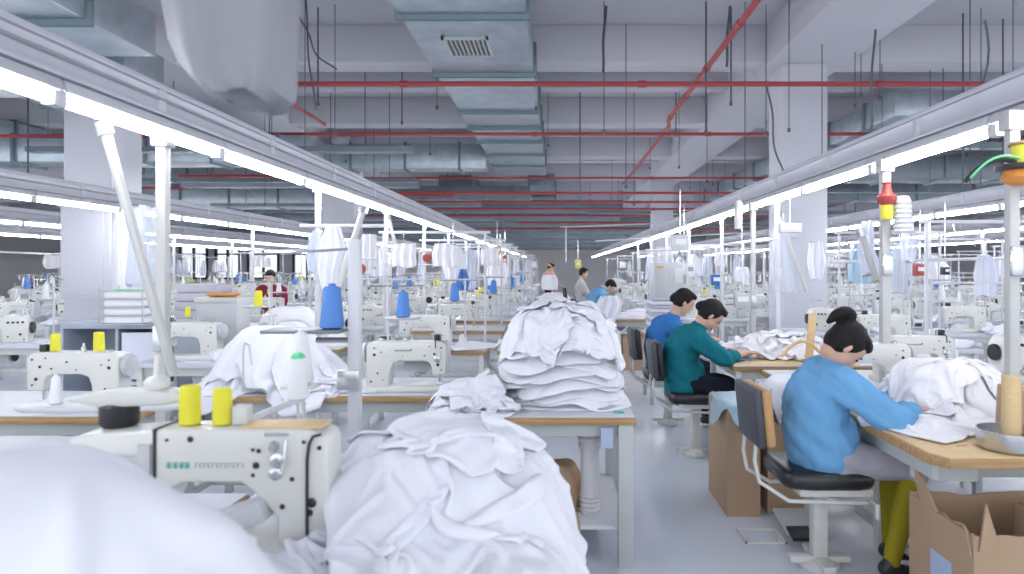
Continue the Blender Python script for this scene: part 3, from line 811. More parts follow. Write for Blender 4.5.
# === foreground heap centre (250-585)
near_table(-1.0, .0, 1.5, 2.5, 'work table under the central foreground heap')
P = Pile(-1.3, .4, 1.2, 2.8, table_base(-1.0, .0, 1.5, 2.5))
sp = []
for i in range(5):
    sp.append((-.38+rng.uniform(-.08,.08), 2.08+rng.uniform(-.06,.06), .44-.02*i, .33, dict(seed=220+i, rot=rng.uniform(-.4,.4), T=.03, amp=.03, wl=.16, blur=10, nr=36, ns=120)))
heap(P, sp, 'central foreground heap', 'garments in the central foreground heap')
sheets(P, [(-.30, 2.05, 1.1, .72, dict(seed=231, rot=.3, comp=.66)),
           (-.58, 1.74, .95, .5, dict(seed=232, rot=.1, comp=.66)), (-.66, 1.58, .8, .42, dict(seed=237, rot=.05, comp=.62, lift=.05)),
           (-.12, 1.86, .85, .75, dict(seed=233, rot=-.3, comp=.60)),
           (-.34, 2.16, .85, .6, dict(seed=234, rot=-.5, comp=.52)),
           (-.24, 1.72, 1.0, .5, dict(seed=235, rot=.15, comp=.62)),
           (-.26, 2.0, .7, .5, dict(seed=236, rot=.9, comp=.52))], 'central foreground heap', 'garments in the central foreground heap', 6, sp=.0135, bend=.12)
# === tall pile on the table by the aisle
T1 = near_table(-.62, .39, 3.38, 4.35, 'pale work table with grey-green legs under the tall pile by the aisle', shelf=True, leg=.075)
P = Pile(-.9, .7, 3.2, 4.6, table_base(-.62, .39, 3.38, 4.35))
sp = []
for i in range(25):
    f = i/24
    sp.append((.04+rng.uniform(-.025,.025)-.03*f, 3.86+rng.uniform(-.02,.02), .315-.035*f*f+rng.uniform(-.022,.022), .34-.05*f+rng.uniform(-.015,.015), dict(seed=320+i, rot=rng.uniform(-.18,.18), T=.012, amp=.026, wl=.085, blur=1, sharp=3, irr=.6, sq=3.2, nr=34, ns=170, shear=.006, slab=.05)))
heap(P, sp, 'tall pile beside the aisle', 'garments in the tall pile beside the aisle')
sheets(P, [(.0, 3.84, .85, .75, dict(seed=350, rot=.2, comp=.6)), (.0, 3.74, .6, .5, dict(seed=351, rot=-.4, comp=.55)), (.12, 3.70, .8, .6, dict(seed=352, rot=.6, comp=.55)), (-.12, 3.68, .7, .5, dict(seed=361, rot=-.8, comp=.52)), (.16, 3.86, .7, .5, dict(seed=362, rot=1.3, comp=.52)), (-.02, 3.9, .7, .5, dict(seed=358, rot=.1, comp=.52))], 'tall pile beside the aisle', 'garments in the tall pile beside the aisle', 26, sp=.013, bend=.1)
sheets(P, [(-.50, 3.85, .6, .85, dict(seed=353, rot=.1, comp=.55)), (-.48, 3.66, .6, .6, dict(seed=354, rot=-.3, comp=.5)), (-.50, 3.82, .6, .65, dict(seed=355, rot=.5, comp=.48)), (-.50, 3.6, .65, .46, dict(seed=356, rot=.2, comp=.52)), (-.42, 3.58, .6, .5, dict(seed=357, rot=-.2, comp=.5)), (-.52, 3.75, .6, .5, dict(seed=359, rot=.9, comp=.5)), (-.38, 3.52, .6, .36, dict(seed=360, rot=.1, comp=.5))], 'low heap left of the tall pile', 'garments in the low heap by the tall pile', 1, sp=.0135, bend=.12, lift=.06)

# === machine 1 in the foreground with its table and stand
near_table(-2.0, -.56, 1.62+.02, 2.3, 'work table under the large foreground sewing machine') if False else None
t1 = table_proto(1.05, .62); t1.location = (-1.54, 1.93, 0); tag(t1, 'work table carrying the large foreground sewing machine', 'table', 'work tables')
def big_machine():
    t = thing('sewing_machine', 'large cream sewing machine in the left foreground with green lettering and yellow cones on top', 'sewing machine', (-1.0, 1.8, .70), 0, 'cream sewing machines')
    t.location = (-.94, 1.8, TZ)
    h = .35
    prof = [(-h,.02),(-h-.01,.16),(-h+.03,.295),(-h+.06,.31),(-.09,.325),(-.085,.325),(.30,.325),(h-.01,.31),(h,.29),(h,.02),(h-.13,.02),(h-.13,.10),(h-.19,.165),(h-.22,.19),(-.02,.19),(-.06,.17),(-.09,.1),(-.10,.02)]
    bd = MB().prism(prof, -.06, .06).build('body', M['cream'], t, .010, segs=3)
    MB().box(-h-.02, h+.02, -.09, .10, 0, .03).build('bed', M['cream'], t, .006)
    MB().box(-.095, -.088, -.064, .064, .03, .328).build('seam', M['black'], t)
    g = MB(); 
    pts = [(-.28,-.063,.20),(-.285,-.063,.235),(-.26,-.063,.262),(-.13,-.063,.262)]
    g.tube(pts, .006, 6); g.lathe([(.03,0),(.034,.004),(.02,.01)], (-.23,-.074,.225), 14, 'y'); g.lathe([(.024,0),(.026,.004),(.014,.01)], (-.165,-.074,.225), 14, 'y'); g.box(-.13,-.1,-.07,-.06,.18,.29)
    g.build('belt_cover', M['cream2'], t)
    sc = MB()
    for (x, z, r_) in [(-.118,.19,.011),(.0,.302,.008),(.16,.275,.005),(.175,.272,.006),(.168,.235,.009),(.16,.21,.005),(.29,.295,.005),(.235,.13,.007),(.31,.14,.013),(.305,.115,.009),(-.06,.30,.004),(.26,.20,.006),(.33,.28,.006),(-.30,.1,.006)]:
        sc.lathe([(r_*.8,0),(r_,-.004),(r_*.6,-.008)], (x,-.059,z), 10, 'y')
    sc.tube([(.335,-.062,.315),(.315,-.066,.31),(.305,-.066,.29),(.30,-.066,.25),(.30,-.066,.06)], .004, 6)
    absorb(bd, sc.build('screws', M['black'], t))
    td = MB(); td.lathe([(.012,0),(.018,-.004),(.018,-.012),(.008,-.016),(.008,-.03)], (.225,-.06,.25), 14, 'y'); td.lathe([(.012,0),(.014,-.004),(.01,-.02)], (.215,-.06,.285), 12, 'y'); td.tube([(.245,-.064,.30),(.245,-.075,.26),(.24,-.075,.22)], .003, 6); td.box(.19,.25,-.064,-.06,.31,.318)
    td.lathe([(.016,0),(.018,-.004),(.01,-.01)], (.218,-.06,.215), 14, 'y')
    td.build('tension_dial', M['steel'], t)
    # lettering: two green emblem strokes and a row of small grey strokes
    lg = MB(); rnd = random.Random(11)
    for cx_ in (-.055,-.038,-.022,-.008):
        for q in range(4):
            lg.box(cx_-.006, cx_+.006, -.0615, -.0602, .228+q*.0042, .2298+q*.0042)
        lg.box(cx_-.001, cx_+.001, -.0615, -.0602, .227, .243); lg.box(cx_-.006+rnd.random()*.004, cx_-.004, -.0615, -.0602, .227, .238)
    lg.build('green_lettering', M['logo'], t)
    gl = MB()
    x = .012
    for q in range(12):
        wq = .005+rnd.random()*.004
        gl.box(x, x+.0012, -.0615, -.0602, .230, .241); gl.box(x, x+wq, -.0615, -.0602, .2395, .241)
        if q % 2: gl.box(x, x+wq, -.0615, -.0602, .230, .2315)
        x += wq+.004
    gl.build('grey_lettering', M['greyink'], t)
    # top: needle tension cluster and arm
    tp = MB(); tp.box(.12, .33, -.045, .045, .325, .331)
    tp.build('top_plate', M['tan'], t, .002)
    un = MB(); un.obox((.12,-.05,.10), (.16,.08,.06), Matrix.Rotation(-.35,3,'Y')); un.build('hook_cover', M['cream2'], t, .012)
    MB().lathe([(.02,-.03),(.075,-.028),(.08,-.018),(.08,-.005),(.045,.0),(.02,.004)], (-h-.012,0,.20), 24, 'x').build('hand_wheel', M['cream2'], t)
    nb = MB(); nb.tube([(h-.05,-.01,.03),(h-.05,-.01,.1)], .005, 8); nb.build('needle_bar', M['steel'], t)
    return t
big_machine()
zt = TZ+.325+.001
cone('yellow', (-.974, 1.8, zt), 'left bright yellow cone standing on the large foreground machine', 1.03)
cone('yellow', (-.888, 1.8, zt), 'right bright yellow cone standing on the large foreground machine', .95)
o = MB().box(-.02,.02,-.02,.02,0,.05).build('felt_block', M['framew'], None, .004, loc=(-.84, 1.81, zt)); tag(o, 'small pale grey block beside the yellow cones', 'block')
# bobbin winder / motor left above the machine (dark cylinder + long white arm)
t = thing('bobbin_winder', 'dark motor with a long white curved arm above the large foreground machine', 'machine arm', (-1.16, 1.83, zt-.01))
MB().lathe([(.04,0),(.048,.01),(.048,.055),(.03,.07)], (-.02,0,.0), 18).build('motor', M['black'], t)
MB().prism([(-.16,.075),(-.02,.10),(.10,.10),(.17,.09),(.17,.07),(.1,.06),(-.05,.055)], -.04, .04).build('arm', M['framew'], t, .012)
MB().lathe([(.028,0),(.032,.006),(.032,.02),(.02,.03),(.008,.035),(.006,.09)], (.08,0,.10), 14).build('spool_pin', M['cream'], t)
# thread stand of machine 1 : pole + dark tray + blue cone
x0, y0 = -.845, 2.83
t = thing('thread_stand', 'tall white thread stand holding the large near blue cone', 'thread stand', (x0, y0, 0), group='white thread stands')
MB().box(-.024, .024, -.024, .024, 0, 1.62).build('pole', M['lamp_white'], t, .005)
MB().box(-.35, -.03, -.11, .05, 1.236, 1.25).build('spool_tray', M['ductdark'], t, .004)
MB().tube([(-.16,0,1.2),(-.02,0,1.2)], .012, 8).build('tray_arm', M['steel'], t)
MB().tube([(-.02,0,1.58),(-.30,-.02,1.56)], .006, 8).build('guide_arm', M['steel'], t)
MB().box(-.06,.03,-.05,-.026,1.0,1.08).build('clamp', M['steel'], t, .004)
MB().lathe([(.06,0),(.06,.01),(.03,.03)], (0,0,0), 16).build('foot', M['lamp_white'], t)
cone('blue', (x0-.085, y0-.03, 1.251), 'large near blue thread cone on a dark tray', 1.05)
cone('white', (-.99, 2.62, 1.055), 'large white cone below the dark tray of the near stand', 1.3)
o = MB(); o.obox((-.99, 2.62, 1.045), (.12,.1,.012)); o.tube([(-.99,2.62,1.04),(-.99,2.7,.77)], .008, 6)
tag(o.build('cone_rest', M['framew']), 'small tray on a rod under the large white cone', 'tray')
cone('green', (-.86, 2.25, 1.065), 'white cone with a green tip above the slanting white strip', 1.0)
o = MB(); o.obox((-.97, 2.25, 1.02), (.27,.05,.02), Matrix.Rotation(-.38,3,'Y')); o.tube([(-.86,2.25,1.06),(-.86,2.28,.77)], .006, 6)
tag(o.build('slanting_strip', M['lamp_white'], None, .003), 'slanting white strip carrying the green-tipped cone', 'strip')
o = MB(); o.tube([at(243,392,2.2), at(243,350,2.2), at(245,343,2.2), at(249,345,2.2), at(252,365,2.2)], .003, 8)
tag(o.build('wire_hook', M['steel']), 'thin bent steel wire hook behind the yellow cones', 'wire hook')

# === machine 2 station
mA = near_table(-2.25, -.64, 3.95, 4.6, 'long work table with wood edge behind the near blue cone', fm='frame')
mach((-.91, 4.13, TZ), 0, 'cream sewing machine on the long table right of the near blue cone')
P = Pile(-2.6, -1.1, 3.7, 4.9, table_base(-2.25, -.64, 3.95, 4.6))
sp = []
for i in range(5):
    sp.append((-1.78+rng.uniform(-.04,.04), 4.3+rng.uniform(-.03,.03), .40-.03*i, .27-.01*i, dict(seed=400+i, rot=rng.uniform(-.3,.3), T=.078, amp=.02, wl=.14, blur=6, sharp=3)))
heap(P, sp, 'big heap behind the yellow cones', 'garments in the big heap behind the yellow cones')
sheets(P, [(-1.80, 4.28, 1.15, .95, dict(seed=409, rot=.1, comp=.80, sp=.02, bend=.3, lift=.06)), (-1.72, 4.25, 1.1, .85, dict(seed=410, rot=-.3, comp=.76, sp=.02, bend=.3, lift=.06)), (-1.5, 4.08, .6, .4, dict(seed=411, rot=.1, comp=.52)), (-1.3, 4.15, .5, .4, dict(seed=412, rot=.1, comp=.52))], 'big heap behind the yellow cones', 'garments in the big heap behind the yellow cones', 6)
stand((-1.12, 4.48, TZ), 0, 'white thread stand at the back of the long table behind the near blue cone')['category'] = 'thread stand'
cone('blue', (-1.02, 4.48, TZ+.4165), 'blue thread cone just above the machine right of the near blue cone')
# machine 0 far left
near_table(-3.4, -2.15, 3.4, 4.1, 'work table with wood edge at the left edge under the cream machine')
mach((-2.53, 3.6, TZ), PI, 'cream sewing machine at the left edge with a yellow cone on top')
cone('yellow', (-2.43, 3.6, TZ+.301), 'yellow cone on the cream machine at the left edge', 1.0)
cone('yellow', (-2.66, 3.6, TZ+.301), 'second yellow cone on the cream machine at the left edge', .9)
near_table(-2.75, -1.62, 2.35, 3.0, 'empty pale work table left of the large foreground machine')
t = thing('swing_tray', 'white oval tray arm behind the large foreground machine', 'tray', (-1.72, 2.62, TZ))
MB().lathe([(.05,0),(.05,.01),(.02,.02),(.018,.2)], (0,0,0), 14).build('pole', M['lamp_white'], t)
MB().prism([(-.34,-.05),(-.28,-.09),(0,-.09),(.26,-.06),(.34,0),(.26,.06),(0,.09),(-.28,.09),(-.34,.05)], .20, .22, 'z').build('tray', M['cream2'], t, .006)
cone('white', (-1.92, 2.6, TZ+.221), 'white cone standing on the white oval tray', .7)

# ------------------------------------------------------------------ generic rows
def drape(name, pts2, y, depth, folds, m, label, cat, group=None, seed=1, amp=.03):
    """hanging cloth: pts2 = left/right outline rows [(z, xl, xr)] , a closed body with vertical folds"""
    n = 40; V = []; Fc = []
    r = random.Random(seed); ph = r.uniform(0, 6)
    for j, (z, xl, xr) in enumerate(pts2):
        for k in range(n):
            t_ = 2*PI*k/n
            x = (xl+xr)/2+(xr-xl)/2*math.cos(t_)
            yy = y+(depth/2)*math.sin(t_)+amp*math.sin(folds*t_+ph+j*.25)*abs(math.sin(t_))
            V.append((x, yy, z+.012*math.sin(3*t_+j)))
    m_ = len(pts2)
    for j in range(m_-1):
        for k in range(n):
            k2 = (k+1)%n; Fc.append((j*n+k, j*n+k2, (j+1)*n+k2, (j+1)*n+k))
    mb = MB(); mb.v = V; mb.f = Fc+[tuple(range(n)), tuple(reversed(range((m_-1)*n, m_*n)))]
    o = mb.build(name, M[m]); tag(o, label, cat, group); return o
COLS.append((-5.2, -4.5, 11.0))
def oframe_proto():
    t = thing('overhead_frame', 'x', 'frame')
    for s_ in (-.5, .5): MB().box(s_-.011, s_+.011, -.011, .011, 0, 1.1).build('upright', M['lamp_white'], t, .002)
    MB().box(-.55, .55, -.012, .012, 1.08, 1.105).build('crossbar', M['lamp_white'], t, .002)
    MB().box(-.48, .48, -.01, .01, .62, .635).build('lower_bar', M['lamp_white'], t, .002)
    for x in (-.3, .1, .35): MB().tube([(x,0,1.09),(x,-.02,1.02),(x+.02,-.02,1.0)], .004, 6).build('hook', M['steel'], t)
    return t
OFR = oframe_proto(); OFR_used = [False]; OFRF = merged(OFR, 'overhead_frame'); OFRF_used = [False]
def hang_proto(kind, seed, m):
    sh_ = [[(1.80,-.03,.03),(1.72,-.10,.10),(1.55,-.13,.14),(1.42,-.12,.15)], [(1.80,-.05,.05),(1.6,-.08,.09),(1.3,-.10,.07)], [(1.80,-.10,.12),(1.7,-.12,.12),(1.58,-.11,.13)]][kind]
    return drape('hanging_cloth', sh_, 0, .08, 9, m, 'x', 'hanging cloth', 'small cloths hanging on overhead frames', seed, .02)
HANG = [hang_proto(0, 21, 'cloth'), hang_proto(1, 22, 'plastic'), hang_proto(2, 23, 'clothw'), hang_proto(1, 24, 'clothb'), hang_proto(0, 25, 'plasticb')]
HANG_used = [False]*5
def bundle_proto(seed, w_, h_, comp):
    P = Pile(-.6, .6, -.5, .5, lambda X, Y: np.zeros_like(X), .02)
    o = sheet(P, 0, 0, w_, h_, comp=comp, seed=seed, sp=.024, sub=0, lift=.09, jit=.08, bend=.5)
    me = o.data; co_ = np.empty(len(me.vertices)*3); me.vertices.foreach_get('co', co_); 
    o['category'] = 'garment'; return o
BUN = [bundle_proto(31, .75, .6, .62), bundle_proto(32, .8, .7, .5), bundle_proto(33, .6, .5, .75)]
for b_ in BUN: b_['category'] = 'garment'
BUN_used = [False]*3
def row(xc, ys, side, rowname, flip=False, skip=(), skipstand=()):
    i = -1
    for y in ys:
        far = y > 10.5
        if any(a-.75 < xc < b+.75 and c-.5 < y < c+.87+.5 for a, b, c in COLS): continue
        i += 1
        n = ordw(i+1); rr = random.Random(int(xc*100)+int(y*10))
        P_, U_ = (TABF, TABF_used) if far else ((TABW, TABW_used) if xc == -1.22 else (TAB, TAB_used))
        place(P_, U_, 0, (xc, y, 0), 0, '%s work table from the camera, %s' % (n, rowname), 'work tables')['category'] = 'table'
        over = rr.random() < .35
        rz = PI if (flip ^ (rr.random() < .25)) else 0
        if over and rr.random() < .5: rz += .4
        mx_ = xc+rr.uniform(-.25, .1)
        o = mach((mx_, y-.08+rr.uniform(-.04,.05), TZ), rz+rr.uniform(-.06,.06), '%s %s sewing machine from the camera, %s' % (n, 'compact overlock' if over else 'cream', rowname), far, over)
        o['category'] = 'sewing machine'
        sx = xc+.32+rr.uniform(-.05,.05)
        o = stand((sx, y+.18, TZ), rr.choice([0, PI])+rr.uniform(-.2,.2), '%s white thread stand from the camera, %s' % (n, rowname), far)
        o['category'] = 'thread stand'
        rzs = o.rotation_euler.z
        kind = 'blue' if (xc == -1.22 and y < 12) else rr.choice(['blue','white','white','yellow','white'])
        cone(kind, (sx+.10*math.cos(rzs), y+.18+.10*math.sin(rzs), TZ+.4165), '%s cone on the %s thread stand, %s' % (kind, n, rowname), 1.0 if kind != 'yellow' else 1.3)
        if not over and rr.random() < .7:
            cone('yellow' if rr.random() < .5 else 'white', (mx_+.02*math.cos(rz), y-.08, TZ+.3445), 'small cone on the %s machine, %s' % (n, rowname), .8)
        if not far:
            place(MOT, MOT_used, 0, (xc-.1, y, TZ-.043), 0, 'grey motor under the %s table, %s' % (n, rowname), 'machine motors')['category'] = 'motor'
        if y < 14 and rr.random() < .7:
            place(CTRL, CTRL_used, 0, (xc-.46+rr.uniform(0,.05), y+.1, TZ), rr.uniform(-.3,.3), 'grey control box on the %s table, %s' % (n, rowname), 'grey control boxes')['category'] = 'control box'
        if rr.random() < .75:
            ov2 = rr.random() < .6
            x2 = xc+.33 if mx_ < xc-.05 else xc-.42
            o = mach((x2, y-.02, TZ+(.0 if ov2 else .0)), rr.choice([.3, PI-.3, PI/2, -PI/2, 0]), '%s turned %s machine from the camera, %s' % (n, 'overlock' if ov2 else 'sewing', rowname), far, ov2) if abs(x2-mx_) > .42 else None
            if o: o['category'] = 'sewing machine'
        if rr.random() < (.12 if xc < -2 and y < 11 else .30 if xc < -3 else .45):
            P_, U_ = (OFRF, OFRF_used) if far else (OFR, OFR_used)
            place(P_, U_, 0, (xc, y+.27, TZ), 0, 'white overhead frame on the %s table, %s' % (n, rowname), 'white overhead frames')['category'] = 'frame'
            for hx in (-.3, .1, .35):
                if rr.random() < .42:
                    q = rr.choice([0,0,1,1,1,2,2,3,3,3,0,1,2,4])
                    o = place(HANG[q], HANG_used, q, (xc+hx, y+.25, rr.uniform(-.03,.0)-.04), rr.uniform(-.3,.3), 'cloth %s on the %s frame, %s' % ({-.3:'hanging left',.1:'hanging centrally',.35:'hanging right'}[hx], n, rowname), 'small cloths hanging on overhead frames')
        if rr.random() < .5:
            q = rr.randrange(3)
            place(BUN[q], BUN_used, q, (xc-.3+rr.uniform(0,.1) if mx_ > xc else xc+.3, y-.05, TZ+.002), rr.uniform(-1,1), 'white garment bundle on the %s table, %s' % (n, rowname), 'white garment bundles in the rows')
def den(ylist, maxy=33):
    out = [y for y in ylist if y < 9]
    y = (out[-1]+1.5) if out else ylist[0]
    while y < maxy:
        out.append(y); y += 1.35 if y < 20 else 2.2
    return out
def ys(a, n, d=2.0): return [a+d*i for i in range(n)]
row(-1.22, den([6.45, 8.4, 10.3, 12.3, 14.4, 16.4, 18.5, 20.6], 21), 1, 'first row left of the aisle')
row(-2.75, den([5.6, 7.4, 9.2, 11.0, 12.8, 14.6, 16.6, 18.6], 21), 1, 'second row left of the aisle', True)
row(-4.15, den([9.0, 10.9, 12.6, 14.4, 16.3, 18.3], 21), 1, 'third row left of the aisle')
row(-5.55, den([6.9, 8.9, 10.6, 12.4, 14.2, 16.0, 18.0, 20.0], 24), 1, 'fourth row left of the aisle', True)
row(-7.0, den([8.9, 10.3, 12.0, 14.0, 16.0, 18.0], 24), 1, 'fifth row left of the aisle')
row(-8.4, den([10.3, 11.6, 13.4, 15.4, 17.4, 19.6], 24), 1, 'sixth row left of the aisle', True)
row(-9.8, den([12.0, 13.4, 14.8, 17, 19.2], 24), 1, 'seventh row left of the aisle')
row(-11.4, den([14.6, 17, 19.4], 24), 1, 'eighth row left of the aisle')
row(-13.2, den([17, 19.6, 22], 24), 1, 'ninth row left of the aisle')
row(3.3, den([4.9, 6.5, 8.1, 10.8, 12.7, 14.6, 16.6, 18.6], 21), 1, 'second row right of the aisle')
row(4.7, den([6.2, 8.0, 9.8, 11.7, 13.6, 15.6, 17.6], 21), 1, 'third row right of the aisle', True)
row(6.1, den([8.3, 10.1, 12.0, 14, 16.1, 18.3], 24), 1, 'fourth row right of the aisle')
row(7.6, den([10.8, 12.8, 14.8, 17.0], 24), 1, 'fifth row right of the aisle', True)
row(9.0, den([12.8, 14.8, 17, 19.4], 24), 1, 'sixth row right of the aisle')
row(10.6, den([14.9, 17.2, 19.6], 24), 1, 'seventh row right of the aisle', True)
row(2.25, den([10.2, 12.2, 14.2, 16.2, 18.4], 21), 1, 'first row right of the aisle')
row(-1.4, [23, 26, 29], 1, 'sparse far row at left'); row(2.4, [23, 26, 29], 1, 'sparse far row at right'); row(-4.6, [23, 26, 29], 1, 'far row at middle left'); row(5.6, [25, 28, 31], 1, 'far row at middle right')

# bundle tables along the aisle with piles
def small_heap(x0, x1, y0, y1, n, hgt, where, seed, m='cloth', spread=1.0, **kw):
    P = Pile(x0-.25, x1+.25, y0-.2, y1+.2, table_base(x0, x1, y0, y1), .02)
    r = random.Random(seed); sp = []
    cx, cy = (x0+x1)/2, (y0+y1)/2; w, d = (x1-x0)/2, (y1-y0)/2
    for i in range(n):
        f = 1-.45*i/n
        d_ = dict(seed=seed*50+i, rot=r.uniform(-.5,.5), T=hgt/n, amp=.022, wl=.11, blur=4, nr=16, ns=56); d_.update(kw)
        sp.append((cx+r.uniform(-.2,.2)*w*spread, cy+r.uniform(-.15,.15)*d, w*f*.92, d*f*.92, d_))
    heap(P, sp, where, 'garments '+where, m)
for i, (y, n, h_) in enumerate([(6.1, 4, .14), (8.0, 5, .2), (9.9, 4, .16), (12.0, 4, .16), (14.2, 3, .12), (16.4, 3, .12)]):
    near_table(-.55, .36, y, y+.8, 'bundle table beside the aisle, %s behind the tall pile' % ordw(i+1))
    small_heap(-.55, .36, y, y+.8, n, h_, '%s bundle table behind the tall pile' % ordw(i+1), 60+i)

# ------------------------------------------------------------------ right side near station (light blue worker)
tR = thing('work_table', 'work table with tan board and wood edge in front of the light blue worker', 'table', (0,0,0), group='work tables')
poly = [(1.48,2.72),(1.53,2.65),(3.1,2.65),(3.1,4.1),(1.48,4.1)]
MB().prism([(1.487,2.724),(1.533,2.657),(3.09,2.657),(3.09,4.09),(1.487,4.09)], TZ-.004, TZ, 'z').build('tabletop', M['tan'], tR)
MB().prism(poly, TZ-.045, TZ-.004, 'z').build('wood_board', M['edge'], tR, .004)
MB().box(1.52, 3.08, 2.98, 4.08, TZ+.0, TZ+.003).build('white_work_surface', M['laminate'], tR)
f = MB(); f.box(1.54,1.57,2.8,4.05,TZ-.13,TZ-.046); f.box(1.54,3.0,2.95,2.98,TZ-.17,TZ-.12); f.box(1.54,3.05,3.9,3.94,TZ-.12,TZ-.046); f.box(1.7,1.74,2.8,3.9,.1,.14)
f.build('frame', M['frame'], tR, .003)
MB().obox((1.66,2.86,TZ-.10),(.18,.06,.10)).build('bracket', M['frame'], tR, .004)
for (x, y) in ((1.72,3.62),(2.9,3.62),(2.9,2.85)): MB().box(x-.03,x+.03,y-.03,y+.03,0,TZ-.046).build('leg', M['framew'], tR, .004)
mk = MB()
for (x, y, a) in ((1.68,2.83,.2),(2.02,2.86,-.1),(2.12,2.93,.3)): mk.obox((x,y,TZ+.001),(.045,.008,.002),Matrix.Rotation(a,3,'Z'))
mk.build('worn_marks', M['mark'], tR)
P = Pile(1.3, 3.2, 2.6, 4.3, table_base(1.48, 3.1, 2.65, 4.1, TZ+.003, slope=2.5))
sp = [(2.0, 3.12, .36, .17, dict(seed=501, T=.006, amp=.01, wl=.16, blur=4)),
      (1.86, 3.28, .32, .26, dict(seed=502, T=.012, amp=.022, wl=.14, blur=4)),
      (2.12, 3.62, .40, .30, dict(seed=503, T=.07, amp=.025, wl=.16)),
      (2.05, 3.62, .36, .27, dict(seed=504, T=.07, amp=.03, wl=.16, blur=8)),
      (2.08, 3.62, .30, .24, dict(seed=505, T=.07, amp=.03, wl=.2, blur=10)),
      ]
heap(P, sp, 'on the light blue worker\'s table', 'garments in front of the light blue worker', m='clothw')
sheets(P, [(2.02, 3.55, 1.0, .85, dict(seed=506, rot=.2, comp=.72, lift=.05)), (1.86, 3.22, .9, .55, dict(seed=507, rot=.35, comp=.76)), (2.10, 3.60, .8, .66, dict(seed=508, rot=-.4, comp=.66, lift=.05)), (1.82, 3.40, .5, .5, dict(seed=509, rot=.6, comp=.62))], 'on the light blue worker\'s table', 'garments in front of the light blue worker', 6, m='clothw', sp=.0145, bend=.15)
# round steel tray with post
t = thing('round_tray', 'round steel tray with a rim around the right post on the tan table', 'tray', (1.861, 2.785, TZ+.004))
MB().lathe([(.10,0),(.125,.002),(.13,.01),(.13,.075),(.126,.075),(.124,.012),(.02,.01)], (0,0,0), 32).build('pan', M['steel'], t)
MB().lathe([(.055,.012),(.055,.035),(.036,.045),(.034,.30),(.032,.30)], (-.005,-.0,0), 20).build('paper_sleeve', M['tan'], t)
MB().tube([(.05,0,.02),(.09,0,.18),(.06,.0,.3)], .004, 6).build('wire', M['black'], t)
o = MB().prism([(-.09,0),(.09,0),(.10,.2),(-.08,.21)], -.08, .08).build('carton', M['cardboard'], None, .004, loc=(2.02, 3.12, TZ+.02)); tag(o, 'small tan carton standing behind the round steel tray', 'box'); o.location = (2.08, 3.02, TZ+.004)
MB().box(-.06,.06,-.083,-.081,.05,.12).build('label_patch', M['tan'], o)
# machines behind her cloth
mach((1.80, 3.98, TZ+.003), PI, 'cream sewing machine directly in front of the light blue worker face')
tb = near_table(1.48, 2.7, 4.25, 4.95, 'work table behind the machine of the light blue worker')
mach((2.32, 4.45, TZ), 0, 'cream sewing machine behind the white heap right of the light blue worker')
o = cone('white', (2.62, 4.5, TZ), 'large white cone beside the machine behind the white heap', 1.3)
o = MB().lathe([(.06,-.22),(.065,-.2),(.065,.2),(.06,.22)], (0,0,0), 20, 'x').build('fabric_roll', M['paper'], None, 0, loc=(2.45, 4.75, TZ+.075)); tag(o, 'pale horizontal fabric roll behind the right white heap', 'fabric roll')
MB().lathe([(.02,.22),(.02,.24),(.012,.24)], (0,0,0), 14, 'x').build('core', M['cardboard'], o)

# cardboard box lower right
def carton(x0, x1, y0, y1, h, label, th=.008, torn=True, seed=1, lab=False, m='cardboard'):
    t = thing('cardboard_box', label, 'box', ((x0+x1)/2, (y0+y1)/2, 0), group='open cardboard boxes')
    w, d = (x1-x0)/2, (y1-y0)/2
    r = random.Random(seed)
    def wall(ax, c, a, b, hgt):
        n = 14; top = [(a+(b-a)*i/n, hgt+(r.uniform(-.012,.012) if torn else 0)) for i in range(n+1)]
        poly = [(a,0)]+top+[(b,0)]
        poly = [(p, q) for p, q in poly]
        return MB().prism(poly, c, c+th, ax)
    wall('y', -d, -w, w, h).build('front_wall', M[m], t); wall('y', d-th, -w, w, h).build('back_wall', M[m], t)
    wall('x', -w, -d+th, d-th, h).build('left_wall', M[m], t); wall('x', w-th, -d+th, d-th, h).build('right_wall', M[m], t)
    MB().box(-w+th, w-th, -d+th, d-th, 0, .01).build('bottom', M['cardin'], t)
    if lab: MB().box(-w-.002, -w, -.09, .06, h*.42, h*.66).build('shipping_label', M['bluelabel'], t)
    return t, w, d
t, w_, d_ = carton(1.56, 2.35, 2.55, 3.02, .50, 'large open cardboard box under the near corner of the right table', lab=True, seed=4)
MB().prism([(-.23,.42),(.02,.43),(.14,.53),(.20,.66),(.13,.62),(.0,.5),(-.2,.5)][:7], -w_-.012, -w_-.002, 'x').build('flap', M['cardboard'], t)
MB().prism([(-.38,.44),(-.30,.44),(-.355,.62)], -d_-.012, -d_-.003).build('torn_flap', M['cardboard'], t)
MB().box(-.05,.12,-.02,.06,.30,.52).build('inner_flap', M['cardboard'], t, .003)

